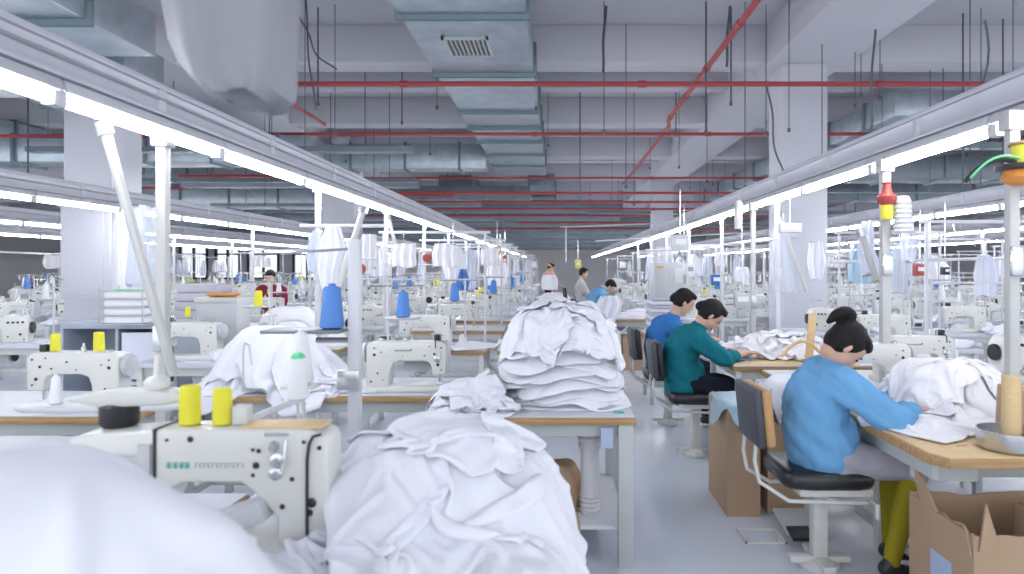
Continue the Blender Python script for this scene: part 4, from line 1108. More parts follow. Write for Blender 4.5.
# ------------------------------------------------------------------ chairs
def chair_proto(tan=True):
    t = thing('sewing_chair', 'x', 'chair')
    # faces +x, origin on floor below the seat centre
    MB().prism([(-.23,-.15),(-.2,-.195),(-.09,-.215),(.12,-.215),(.19,-.195),(.22,-.14),(.22,.14),(.19,.195),(.12,.215),(-.09,.215),(-.2,.195),(-.23,.15)], .44, .53, 'z').build('seat', M['leather'], t, .035, segs=4)
    Rt = Matrix.Rotation(-.10, 3, 'Y')
    MB().obox((-.345,0,.775), (.045,.36,.29), Rt).build('back_shell', M['backshell'], t, .02, segs=3)
    MB().obox((-.30,0,.775), (.05,.35,.28), Rt).build('back_pad', M['tanvinyl'] if tan else M['leather'], t, .02, segs=3)
    fr = MB(); fr.box(-.15,.20,-.17,.17,.405,.44)
    for s_ in (-1, 1):
        fr.tube([(-.335,s_*.10,.72),(-.35,s_*.10,.56),(-.33,s_*.11,.46),(-.2,s_*.15,.38),(.05,s_*.16,.375),(.2,s_*.16,.375)], .011, 8)
    fr.build('frame', M['framew'], t, .003)
    MB().box(-.035,.035,-.035,.035,.05,.41).build('post', M['framew'], t, .005)
    ft = MB(); ft.box(-.15,.15,-.03,.03,.03,.06); ft.box(-.03,.03,-.15,.15,.03,.06); ft.lathe([(.10,0),(.10,.03),(.05,.05)], (0,0,0), 16)
    ft.build('base', M['framew'], t, .004)
    kn = MB(); kn.tube([(.18,-.19,.39),(.18,-.25,.39)], .008, 8); kn.tube([(.18,-.25,.40),(.18,-.25,.33)], .011, 8)
    kn.build('height_lever', M['framew'], t)
    return t
ch = chair_proto(); ch.location = (1.31, 3.42, -.0); tag(ch, 'chair with tan and charcoal backrest under the light blue worker', 'chair', 'black seated sewing chairs')
ch2 = chair_proto(False); ch2.location = (1.10, 5.45, 0); tag(ch2, 'black chair under the teal worker', 'chair', 'black seated sewing chairs')
ch3 = dup(ch2, (1.06, 6.55, 0), 0, 'black chair under the royal blue worker behind the teal worker')
ch4 = dup(ch2, (.62, 12.9, 0), 0, 'black chair of the distant bending blue worker')
# foot pedal frames near the chair base
t = thing('foot_pedal', 'grey treadle pedal on the floor under the light blue worker', 'pedal', (1.22, 3.72, .0))
fp = MB(); fp.box(-.22,.0,-.10,-.09,.03,.04); fp.box(-.22,.0,.09,.10,.03,.04); fp.box(-.22,-.21,-.1,.1,.03,.04); fp.box(-.01,0,-.1,.1,.03,.04); fp.box(-.2,-.18,-.02,.0,.0,.03); fp.box(-.02,0,-.02,.0,.0,.03)
fp.build('wire_frame', M['framew'], t)
MB().obox((.14,.12,.07),(.22,.26,.015),Matrix.Rotation(.2,3,'X')).build('plate', M['cream2'], t, .005)
MB().obox((.10,-.02,.055),(.12,.12,.02),Matrix.Rotation(.2,3,'X')).build('rubber_pad', M['black'], t, .003)

# ------------------------------------------------------------------ teal worker table and stuff
near_table(1.33, 2.55, 5.15, 6.1, 'pale work table with wood edge in front of the teal worker', fm='framew')
o = MB().prism([(1.34,5.18),(2.3,5.18),(2.3,5.5),(1.75,5.7),(1.5,5.4),(1.36,5.35)], TZ, TZ+.006, 'z').build('pattern_board', M['tan'], None, .001); tag(o, 'thin tan pattern board lying on the table of the teal worker', 'board')
P = Pile(1.3, 2.7, 4.9, 6.4, table_base(1.33, 2.55, 5.15, 6.1, TZ+.007), .014)
sp = [(1.95, 5.85, .5, .25, dict(seed=601, T=.06, amp=.02)), (1.85, 5.9, .45, .24, dict(seed=602, T=.06, amp=.03, wl=.13, blur=8)), ]
heap(P, sp, 'on the teal worker\'s table', 'garments in front of the teal worker', m='clothw')
sheets(P, [(1.85, 5.78, 1.15, .75, dict(seed=603, comp=.66, lift=.05)), (1.80, 5.6, .8, .5, dict(seed=604, rot=-.3, comp=.62)), (2.1, 5.55, .7, .5, dict(seed=605, rot=.2, comp=.58)), (1.95, 5.85, .8, .5, dict(seed=606, rot=.1, comp=.55, lift=.06))], 'on the teal worker\'s table', 'garments in front of the teal worker', 3, m='clothw', sp=.018)
# hanging basket of cloth between tables
t = thing('wire_basket', 'wire basket holding white cloth between the two right tables', 'basket', (1.55, 4.55, 0))
wb_ = MB()
for q in range(9):
    xx = -.16+.04*q; wb_.tube([(xx,-.14,.42),(xx,-.14,.70)], .003, 5); wb_.tube([(xx,.14,.42),(xx,.14,.70)], .003, 5)
for z in (.42,.56,.70): wb_.tube([(-.17,-.14,z),(.17,-.14,z),(.17,.14,z),(-.17,.14,z),(-.17,-.14,z)], .005, 5)
for (a, b) in ((-.17,-.14),(.17,-.14),(-.17,.14),(.17,.14)): wb_.tube([(a,b,0),(a,b,.72)], .007, 6)
wb_.build('wire_frame', M['framew'], t)
P = Pile(1.2, 1.9, 4.2, 4.95, table_base(1.36, 1.74, 4.38, 4.72, .60, slope=4), .014)
heap(P, [(1.55,4.52,.20,.2,dict(seed=610,T=.06,amp=.03,nr=18,ns=60)),(1.54,4.5,.22,.2,dict(seed=611,T=.05,amp=.03,nr=18,ns=60)),(1.55,4.5,.2,.19,dict(seed=612,T=.04,amp=.035,nr=18,ns=60))], 'in the wire basket', 'cloths in the wire basket')
carton(1.02, 1.22, 4.1, 4.6, .66, 'tall narrow cardboard box in the aisle left of the tan backrest', seed=7)
o = MB(); pts = []
P = Pile(.8, 1.5, 3.8, 4.9, table_base(1.0, 1.24, 4.08, 4.62, .655, slope=3, floor=.5), .014)
o = P.garment(1.12, 4.35, .16, .30, T=.01, amp=.015, wl=.1, seed=620, m='plasticb', nr=18, ns=60, name='plastic_sheet'); tag(o, 'pale blue plastic sheet draped over the tall narrow cardboard box', 'plastic sheet')
carton(1.28, 1.50, 4.15, 4.4, .55, 'brown cardboard box between the tan chair and the wire basket', seed=9)
# blue small pieces on teal table
for i, (x, y, a, m_) in enumerate([(1.46,5.42,.3,'blueplastic'),(1.56,5.5,-.4,'plasticb'),(1.42,5.34,.9,'tealcloth')]):
    o = MB().obox((0,0,.006), (.12,.05,.012), Matrix.Rotation(a,3,'Z')).build('cloth_scrap', M[m_], None, .003, loc=(x,y,TZ+.001)); tag(o, ['bright blue','pale blue','teal'][i]+' scrap lying before the teal worker', 'scrap')
# yellow ribbon strips on a frame
t = thing('yellow_strip_holder', 'yellow upright strip and loop behind the light blue worker table', 'strip', (2.02, 5.3, TZ))
MB().obox((-.05,0,.2),(.06,.02,.38),Matrix.Rotation(.08,3,'Y')).build('strip', M['tan'], t, .004)
pts = [(-.28+.03*i, 0, .05+.12*math.sin(PI*i/11)) for i in range(12)]
MB().tube(pts, .014, 8).build('loop', M['tan'], t)

# ------------------------------------------------------------------ cabinet & stacks at centre right
t = thing('control_cabinet', 'tall grey control cabinet left of the royal blue worker', 'cabinet', (1.20, 7.7, 1.14))
MB().box(-.14,.2,-.15,.15,0,.42).build('housing', M['cream2'], t, .006)
MB().box(-.12,.02,-.156,-.15,.03,.38).build('door', M['frame'], t, .003)
MB().box(-.11,-.03,-.158,-.156,.36,.38).build('red_sticker', M['orange'], t)
MB().box(.1,.19,-.16,-.15,.2,.36).build('paper_note', M['paper'], t)
t2 = near_table(.98, 1.5, 7.4, 8.1, 'small table under the stacked grey boards by the aisle')
for i in range(9):
    o = MB().box(-.2+.004*(i%3), .2-.003*(i%2), -.26, .26, 0, .038).build('folded_cloth', M['greybundle'] if i%2 else M['clothb'], None, .012, loc=(1.22, 7.72, TZ+.001+i*.0415)); tag(o, 'folded grey-white cloth, %s from the bottom of the stack by the control cabinet' % ordw(i+1), 'folded cloth', 'folded cloth stack under the control cabinet')
# far table near blue worker with carton below
near_table(.78, 1.75, 9.9, 10.6, 'work table by the aisle with cloth hanging over its left edge')
small_heap(.78, 1.75, 9.9, 10.6, 3, .1, 'table of the distant blue worker', 90)
carton(.95, 1.28, 9.95, 10.3, .5, 'cardboard box under the table before the distant blue worker', seed=12)
def dz(px0, px1, py, y): return (CAMZ+(VY-py)/FPX*y, (px0-VX)/FPX*y, (px1-VX)/FPX*y)
drape('draped_cloth', [dz(600,618,296,9.8), dz(596,622,303,9.8), dz(592,620,312,9.8), dz(594,614,322,9.8), dz(603,612,330,9.8)], 9.72, .10, 9, 'cloth', 'white cloth hanging down beside the distant blue worker', 'cloth')
# hanging bags
HB = [
 ('white plastic bag hanging beside the thick left post', [dz(135,160,208,3.3), dz(130,166,225,3.3), dz(128,164,250,3.3), dz(126,160,285,3.3)], 3.3, 'plastic', 1),
 ('white cloth hanging on the first hook behind the blue cone', [dz(326,340,226,5.2), dz(320,346,245,5.2), dz(318,340,270,5.2), dz(322,336,290,5.2)], 5.2, 'cloth', 2),
 ('pale blue cloth hanging beside the white one behind the blue cone', [dz(312,322,232,5.3), dz(306,322,250,5.3), dz(308,324,272,5.3)], 5.3, 'clothb', 3),
 ('white cloth hanging right of the slanting brace', [dz(362,376,236,5.6), dz(358,378,250,5.6), dz(360,376,268,5.6)], 5.6, 'clothw', 4),
 ('translucent plastic hanging on the slim post before the wide column', [dz(776,784,215,6.6), dz(772,792,250,6.6), dz(770,804,292,6.6)], 6.6, 'plastic', 5),
 ('white cloth hanging in the right rows near the red horn post', [dz(905,912,225,5), dz(900,918,245,5), dz(903,912,262,5)], 5.0, 'plastic', 6),
 ('long pale cloth hanging left of the red horn post', [dz(863,872,222,4.4), dz(858,874,250,4.4), dz(862,884,275,4.4)], 4.4, 'clothb', 7),
 ('white paper sheets hanging over the far left machines', [dz(46,58,255,9), dz(44,60,262,9), dz(46,58,268,9)], 9, 'paper', 8),
 ('white shirt hanging over the middle left rows', [dz(446,462,248,8), dz(442,466,262,8), dz(446,462,280,8)], 8, 'cloth', 9),
 ('white shirt hanging near the end of the near left lamp row', [dz(488,506,262,10), dz(486,508,272,10), dz(488,506,285,10)], 10, 'clothw', 10),
 ('blue cloth hanging over the middle left rows', [dz(460,466,270,7.5), dz(456,470,282,7.5), dz(460,468,290,7.5)], 7.5, 'bluecone', 11),
 ('white sheet hanging in the right rows behind a grey control box', [dz(925,936,256,7), dz(922,950,268,7), dz(926,950,284,7)], 7, 'cloth', 12),
 ('long white cloth hanging at the right behind the thick post', [dz(978,990,256,6), dz(974,998,275,6), dz(976,994,296,6)], 6, 'clothb', 13),
 ('white sheet hanging between the posts behind the teal worker', [dz(736,748,268,8), dz(734,750,275,8), dz(736,748,283,8)], 8, 'cloth', 14),
 ('white cloth roll hanging under the second right lamp row', [dz(828,842,240,8), dz(826,846,262,8), dz(830,842,280,8)], 8.6, 'cloth', 15),
]
for lab, rows_, y, m_, s_ in HB: drape('hanging_cloth', rows_, y, .08*y/6+.03, 9, m_, lab, 'hanging cloth', 'cloths and bags hanging in the rows', s_, .02)
# big blurred bag upper left, near the lens
drape('garment_bag', [dz(150,292,-60,1.45), dz(152,290,-10,1.45), dz(158,288,30,1.45), dz(168,287,58,1.45), dz(184,286,80,1.45), dz(204,284,92,1.45), dz(225,270,97,1.45)], 1.5, .2, 5, 'greybag', 'large pale bag hanging from the ceiling at the upper left', 'bag', None, 4, .02)
tag(MB().tube([((215-VX)/FPX*1.45, 1.5, CAMZ+(VY+58)/FPX*1.45), ((215-VX)/FPX*1.45, 1.5, ZC)], .008, 8).build('suspension_cord', M['framew']), 'pale cord holding the large hanging bag', 'cord')

# ------------------------------------------------------------------ left background: boards, cabinet, rack, bundles
t = thing('notice_board', 'tall white panel leaning on the left column', 'panel', (-5.02, 7.45, 1.16))
MB().box(-.42,.12,-.02,.02,0,1.03).build('frame', M['column'], t, .01)
MB().box(-.36,.06,-.03,-.018,.04,.98).build('white_sheet', M['column'], t, .003)
MB().box(-.28,-.02,-.03,-.02,1.035,1.075).build('name_strip', M['black'], t)
o = drape('paper_sheet', [dz(110,140,206,7.2), dz(110,140,240,7.2), dz(110,138,275,7.2), dz(112,134,305,7.2)], 7.3, .03, 11, 'paper', 'crumpled pinkish white sheet beside the tall white panel', 'sheet', None, 3, .01)
t = thing('steel_cabinet', 'grey-blue open cabinet below the tall white panel', 'cabinet', (-3.75, 6.0, 0))
c_ = MB(); c_.box(-.5,.5,-.2,.25,.98,1.03); c_.box(-.5,-.47,-.2,.25,0,.98); c_.box(.47,.5,-.2,.25,0,.98); c_.box(-.5,.5,.22,.25,0,.98); c_.box(-.5,.5,-.2,.25,.0,.05); c_.box(-.03,.0,-.2,.22,.05,.98)
c_.build('housing', M['cabgrey'], t, .004)
MB().box(0,.47,-.19,.2,.5,.53).build('shelf', M['framew'], t)
MB().box(.03,.44,-.205,-.195,.55,.95).build('door', M['clothb'], t, .003)
t = thing('wire_rack', 'white wire rack of folded garments beside the left column', 'rack', (-3.62, 5.75, 1.03))
r_ = MB()
for z in (.0,.07,.14,.21,.28): r_.tube([(-.18,-.12,z),(.18,-.12,z),(.18,.14,z),(-.18,.14,z),(-.18,-.12,z)], .005, 6)
for a in (-.18,.18):
    for b in (-.12,.14): r_.tube([(a,b,0),(a,b,.32)], .006, 6)
r_.build('wire_frame', M['frame'], t)
for i in range(4):
    o = MB().box(-.16,.16,-.10,.12,0,.055).build('folded_cloth', M['clothw'], None, .018, loc=(-3.62, 5.75, 1.037+i*.07)); tag(o, 'folded white cloth in the wire rack, %s from the bottom' % ordw(i+1), 'folded cloth', 'folded cloths in the wire rack')
o = MB().box(-.08,.08,-.05,.05,0,.02).build('green_cloth', M['green'], None, .006, loc=(-3.62,5.72,1.30)); tag(o, 'small green cloth lying on top in the wire rack', 'cloth')
o.location = (-3.62,5.72,1.303)
tq = near_table(-4.3, -3.55, 7.25, 7.9, 'small table with wood edge under the grey bundles at left') 
for i in range(6):
    o = MB().box(-.23+.006*(i%2),.23,-.18,.18,0,.092).build('grey_bundle', M['greybundle'], None, .016, loc=(-3.9+.01*(i%3), 7.48, TZ+.001+i*.0945)); tag(o, 'folded grey bundle, %s from the bottom of the stack behind the thick left post' % ordw(i+1), 'bundle', 'grey bundles stacked behind the thick left post')
# heaps in left background
near_table(-3.05, -2.0, 6.2, 6.8, 'table of loose white cloth behind the grey bundles')
small_heap(-3.05, -2.0, 6.2, 6.8, 5, .36, 'behind the grey bundles', 95, 'clothw')
o = MB().lathe([(.12,0),(.15,.01),(.16,.03),(.15,.03),(.11,.02)], (0,0,0), 20).build('orange_dish', M['orange'], None, 0, loc=(-3.32, 6.75, 1.22)); 
tag(o, 'orange dish lying on the boxes behind the left heap', 'dish')
o2 = MB().box(-.2,.2,-.15,.15,0,1.215).build('storage_box', M['cream2'], None, .01, loc=(-3.32,6.75,0)); tag(o2, 'grey storage box under the orange dish', 'box')
MB().box(-.21,.21,-.16,.16,1.16,1.21).build('lid', M['framew'], o2, .005)
# under-table clutter near aisle table
t = thing('spring_hose', 'white ribbed hose standing under the aisle table', 'hose', (.17, 3.62, .201))
MB().lathe([(.05,0)]+[(.05+.008*(i%2), .01+.012*i) for i in range(8)]+[(.05,.12),(.05,.33)]+[(.055+.012*(i%2), .34+.02*i) for i in range(7)]+[(.04,.49)], (0,0,0), 20).build('ribbed_body', M['lamp_white'], t)
MB().tube([(.03,-.03,.45),(.09,-.04,.47),(.11,-.02,.40)], .01, 8).build('hook', M['ductdark'], t)
P = Pile(-.7, .5, 3.2, 4.4, lambda X, Y: np.full_like(X, .201), .015)
o = P.garment(-.02, 3.7, .16, .16, T=.22, amp=.07, wl=.10, seed=701, m='cardboard', nr=20, ns=60, sharp=4, name='brown_paper_bag'); tag(o, 'crumpled brown paper bag on the shelf of the aisle table', 'bag')
o = P.garment(-.28, 3.6, .12, .1, T=.32, amp=.04, wl=.12, seed=702, m='yellow', nr=20, ns=60, sharp=4, name='yellow_bag'); tag(o, 'yellow plastic bag on the shelf of the aisle table', 'bag')
t, w_, d_ = carton(-.25, .1, 2.72, 3.2, .34, 'low cardboard box lined with white cloth under the front heap', seed=15)
P = Pile(-.4, .3, 2.5, 3.4, lambda X, Y: np.full_like(X, .2), .015)
o = P.garment(-.075, 2.96, .14, .2, T=.16, amp=.03, wl=.12, seed=703, nr=20, ns=60, sharp=4); tag(o, 'white garment stuffed in the low cardboard box', 'garment')
# blue & green bags under machine table 2
P = Pile(-1.2, -.4, 3.2, 4.4, lambda X, Y: np.full_like(X, .001), .02)
o = P.garment(-.82, 3.55, .18, .16, T=.56, amp=.05, wl=.15, seed=710, m='blueplastic', nr=20, ns=60, sharp=4, name='blue_bag'); tag(o, 'bright blue bag under the long table behind the front heap', 'bag')
o = P.garment(-.72, 3.8, .12, .14, T=.60, amp=.05, wl=.15, seed=711, m='green', nr=20, ns=60, sharp=4, name='green_bag'); tag(o, 'grey-green bag under the long table next to the blue bag', 'bag')
# green scrap
o = MB().obox((0,0,.003),(.05,.03,.006)).build('green_scrap', M['logo'], None, .001, loc=(.31,3.47,TZ+.001)); tag(o, 'tiny teal scrap on the corner of the aisle table', 'scrap')
o = MB().box(-.03,.03,-.002,0,0,.1).build('leg_sticker', M['bluelabel'], T1, 0, loc=(.36,-.47,.60)); o['label'] = 'pale blue sticker on the right leg'

# junk on the right posts
t = thing('warning_horn', 'red and yellow horn with ribbed white cup on the post behind the light blue worker', 'horn', (1.885, 3.9, 1.86))
MB().lathe([(.03,.0),(.05,.02),(.055,.05),(.03,.07),(.02,.12),(.028,.13)], (0,0,0), 18).build('red_horn', M['redp'], t)
MB().lathe([(.03,-.08),(.034,-.06),(.034,0)], (0,0,0), 16).build('yellow_base', M['yellow'], t)
MB().lathe([(.055,-.16),(.06,-.15)]+[(.05+.006*(i%2)-.001*i, -.14+.014*i) for i in range(12)]+[(.03,.05)], (.085,-.02,0), 18).build('ribbed_cup', M['lamp_white'], t)
t = thing('hanging_tool_bundle', 'orange red and yellow bundle of reels near the top of the right edge post', 'tool bundle', (1.86, 2.72, 1.86))
MB().lathe([(.02,-.03),(.06,-.02),(.08,.0),(.07,.03)], (0,0,0), 18).build('orange_reel', M['orange'], t)
MB().lathe([(.09,.03),(.10,.035),(.10,.05),(.08,.055)], (0,0,0), 20).build('dark_reel', M['black'], t)
MB().lathe([(.05,.06),(.052,.08),(.05,.13)], (.01,0,0), 16).build('yellow_reel', M['yellow'], t)
MB().lathe([(.06,.13),(.062,.135),(.05,.145)], (.01,0,0), 16).build('brown_cap', M['mark'], t)
pts = [(-.02-.024*i, -.01, .055+.035*math.sin(i*.3)-.0035*i*i*.3) for i in range(10)]
MB().tube(pts, .010, 8).build('cable', M['black'], t); MB().tube([(p[0]+.01,p[1]-.015,p[2]+.012) for p in pts], .005, 8).build('cable_green', M['green'], t)
# red round things in the left rows
for i, (px, py, y, r_) in enumerate([(360,269,5.4,.045),(427,258,8,.05)]):
    a = at(px, py, y)
    t = thing('red_reel', ['round red reel in a white frame right of the hanging bags','small round red disc over the middle left rows'][i], 'reel', a)
    MB().lathe([(r_*.9,-.012),(r_,-.008),(r_,.008),(r_*.9,.012)], (0,0,0), 24, 'y').build('disc', M['redp'], t)
    MB().tube([(-.09,0,-.08),(.12,0,-.08),(.14,0,-.04),(.14,0,.06),(.12,0,.08),(-.09,0,.08),(-.09,0,-.08)], .008, 8).build('white_frame', M['lamp_white'], t)
# colored note boxes in background
for i, (px, py, y, wd, ht, m_, lab) in enumerate([
    (453,262,9,.18,.22,'paper','white paper sheet hanging by the near left lamp row'),(500,268,11,.3,.3,'clothw','white pack standing on the far end of the left rows'),
    (497,250,11,.12,.12,'orange','orange-white box on top of the white pack'),(505,262,10.5,.06,.2,'redp','red tool standing beside the white pack'),
    (578,264,14,.12,.18,'yellow','yellow sign on the white rail behind the distant workers'),(684,246,7.2,.05,.1,'logo','teal tag on the control cabinet rail'),
    (690,270,7.4,.08,.14,'paper','white paper note hanging left of the teal worker head'),(716,280,9,.12,.14,'navycloth','blue crate part behind the teal worker'),
    (742,300,6.3,.14,.13,'frame','pale green box on a post behind the teal worker table'),(920,210+60,7,.12,.12,'redp','red patterned box beside the hanging white sheet'),
    (945,271,6.2,.05,.07,'black','small black box in the right rows'),(790,228,5.8,.18,.08,'lamp_white','small white junction box before the wide column'),
    (680,243,5.2,.12,.12,'lamp_white','white box under the near right lamp rail'),(738,215,6.2,.05,.26,'lamp_white','long white box on the post under the near right lamp rail')]):
    a = at(px, py, y)
    o = MB().box(-wd/2,wd/2,-.04,.04,-ht/2,ht/2).build('small_box', M[m_], None, .006, loc=a); tag(o, lab, 'box')
    MB().box(-wd/2*.7,wd/2*.7,-.043,-.04,-ht/2*.2,ht/2*.5).build('front_label', M['paper'] if m_ != 'paper' else M['greyink'], o)
    if y > 7: MB().tube([(0,0,ht/2),(0,0,ht/2+.4)], .004, 6).build('hanging_wire', M['steel'], o)
    else: MB().tube([(0,0,ht/2),(0,0,max(.1, 2.1-a.z))], .004, 6).build('hanging_wire', M['steel'], o)

# ------------------------------------------------------------------ people
def organic(chains, name, m, parent, voxel=.008, smooth=6, spheres=()):
    bm = bmesh.new()
    mb = MB()
    for ch_ in chains:
        pts = [Vector(p[0]) for p in ch_]
        rad = [p[1] if isinstance(p[1], (tuple, list)) else (p[1], p[1]) for p in ch_]
        side = Vector(ch_[0][2]) if len(ch_[0]) > 2 else None
        # catmull-rom refine
        P2 = []; R2 = []; n = len(pts)
        for i in range(n-1):
            p0 = pts[max(0,i-1)]; p1 = pts[i]; p2 = pts[i+1]; p3 = pts[min(n-1,i+2)]
            for q in range(5):
                t = q/5
                P2.append(.5*((2*p1)+(p2-p0)*t+(2*p0-5*p1+4*p2-p3)*t*t+(3*p1-p0-3*p2+p3)*t**3))
                tt = t*t*(3-2*t); R2.append((rad[i][0]*(1-tt)+rad[i+1][0]*tt, rad[i][1]*(1-tt)+rad[i+1][1]*tt))
        P2.append(pts[-1]); R2.append(rad[-1])
        # round ends
        def cap(P, r, d, rev):
            out = []
            for a in (.5, .8, .97):
                k = math.sqrt(1-a*a); out.append((P+d*max(r)*a*.8, (r[0]*k, r[1]*k)))
            return out
        d0 = (P2[0]-P2[1]).normalized(); d1 = (P2[-1]-P2[-2]).normalized()
        c0 = cap(P2[0], R2[0], d0, 0)[::-1]; c1 = cap(P2[-1], R2[-1], d1, 0)
        P2 = [c[0] for c in c0]+P2+[c[0] for c in c1]; R2 = [c[1] for c in c0]+R2+[c[1] for c in c1]
        vs = []; fs = []; K = 20; s_ = side
        for i, p in enumerate(P2):
            a = P2[max(0,i-1)]; b = P2[min(len(P2)-1,i+1)]; d = (b-a).normalized()
            if s_ is None: s_ = d.orthogonal()
            u = (s_-d*s_.dot(d)).normalized(); s_ = u; v = d.cross(u)
            for k in range(K):
                t = 2*PI*k/K; vs.append(p+u*math.cos(t)*R2[i][0]+v*math.sin(t)*R2[i][1])
        for i in range(len(P2)-1):
            for k in range(K):
                k2 = (k+1)%K; fs.append((i*K+k, i*K+k2, (i+1)*K+k2, (i+1)*K+k))
        fs.append(tuple(reversed(range(K)))); fs.append(tuple(range((len(P2)-1)*K, len(P2)*K)))
        mb.add(vs, fs)
    for (c, r, sc, rot) in spheres:
        t = MB().sphere((0,0,0), r, 20, 14, sc)
        Rm = rot if rot is not None else Matrix.Identity(3)
        mb.add([Rm @ Vector(v)+Vector(c) for v in t.v], t.f)
    tmp = mb.build('tmp', M[m])
    md = tmp.modifiers.new('r', 'REMESH'); md.mode = 'VOXEL'; md.voxel_size = voxel; md.use_smooth_shade = True
    if smooth:
        ms = tmp.modifiers.new('s', 'SMOOTH'); ms.iterations = smooth; ms.factor = .5
    dg = bpy.context.evaluated_depsgraph_get()
    me = bpy.data.meshes.new_from_object(tmp.evaluated_get(dg))
    bpy.data.objects.remove(tmp)
    me.name = name; me.polygons.foreach_set('use_smooth', [True]*len(me.polygons))
    me.materials.clear(); me.materials.append(M[m])
    o = bpy.data.objects.new(name, me); C.objects.link(o)
    if parent: o.parent = parent
    return o
def wrinkle(o, amp, wl, seed):
    rng = np.random.default_rng(seed); g = nz(rng, 5, 2*PI/wl); g2 = nz(rng, 5, 2*PI/wl*.6)
    n = len(o.data.vertices); co_ = np.empty(n*3); o.data.vertices.foreach_get('co', co_); co_ = co_.reshape(-1,3)
    no = np.empty(n*3); o.data.vertices.foreach_get('normal', no); no = no.reshape(-1,3)
    a = np.sin(2.2*g(co_[:,0]+co_[:,2]*.8, co_[:,1]-co_[:,2]*.9)+1.5*g2(co_[:,2], co_[:,0]))+.6*np.sin(4*g2(co_[:,0], co_[:,2]+co_[:,1]))
    co_ += no*(amp*a)[:,None]
    o.data.vertices.foreach_set('co', co_.ravel()); o.data.update()

def hand_chains(wrist, dirv, up, size=1.0, curl=.6):
    """palm + five separate fingers; dirv = pointing direction, up = back of the hand"""
    d = Vector(dirv).normalized(); u = Vector(up); u = (u-d*u.dot(d)).normalized(); s_ = d.cross(u)
    w = Vector(wrist); ch_ = []
    ch_.append([(w, (.026*size,.018*size), s_), (w+d*.045*size, (.036*size,.015*size)), (w+d*.085*size, (.038*size,.013*size))])
    for k, (off, ln) in enumerate(((-.030,.062),(-.010,.074),(.010,.070),(.029,.055))):
        b = w+d*.085*size+s_*off*size; a1 = curl*.5; a2 = curl*1.2
        p1 = b+(d*math.cos(a1)-u*math.sin(a1))*ln*.5*size; p2 = p1+(d*math.cos(a2)-u*math.sin(a2))*ln*.5*size
        ch_.append([(b-d*.01, .0092*size), (p1, .0082*size), (p2, .007*size)])
    b = w+d*.03*size-s_*.028*size
    p1 = b+(d*.7-s_*.7-u*.2).normalized()*.035*size; p2 = p1+(d*.95-s_*.2-u*.3).normalized()*.03*size
    ch_.append([(b, .012*size), (p1, .010*size), (p2, .008*size)])
    return ch_

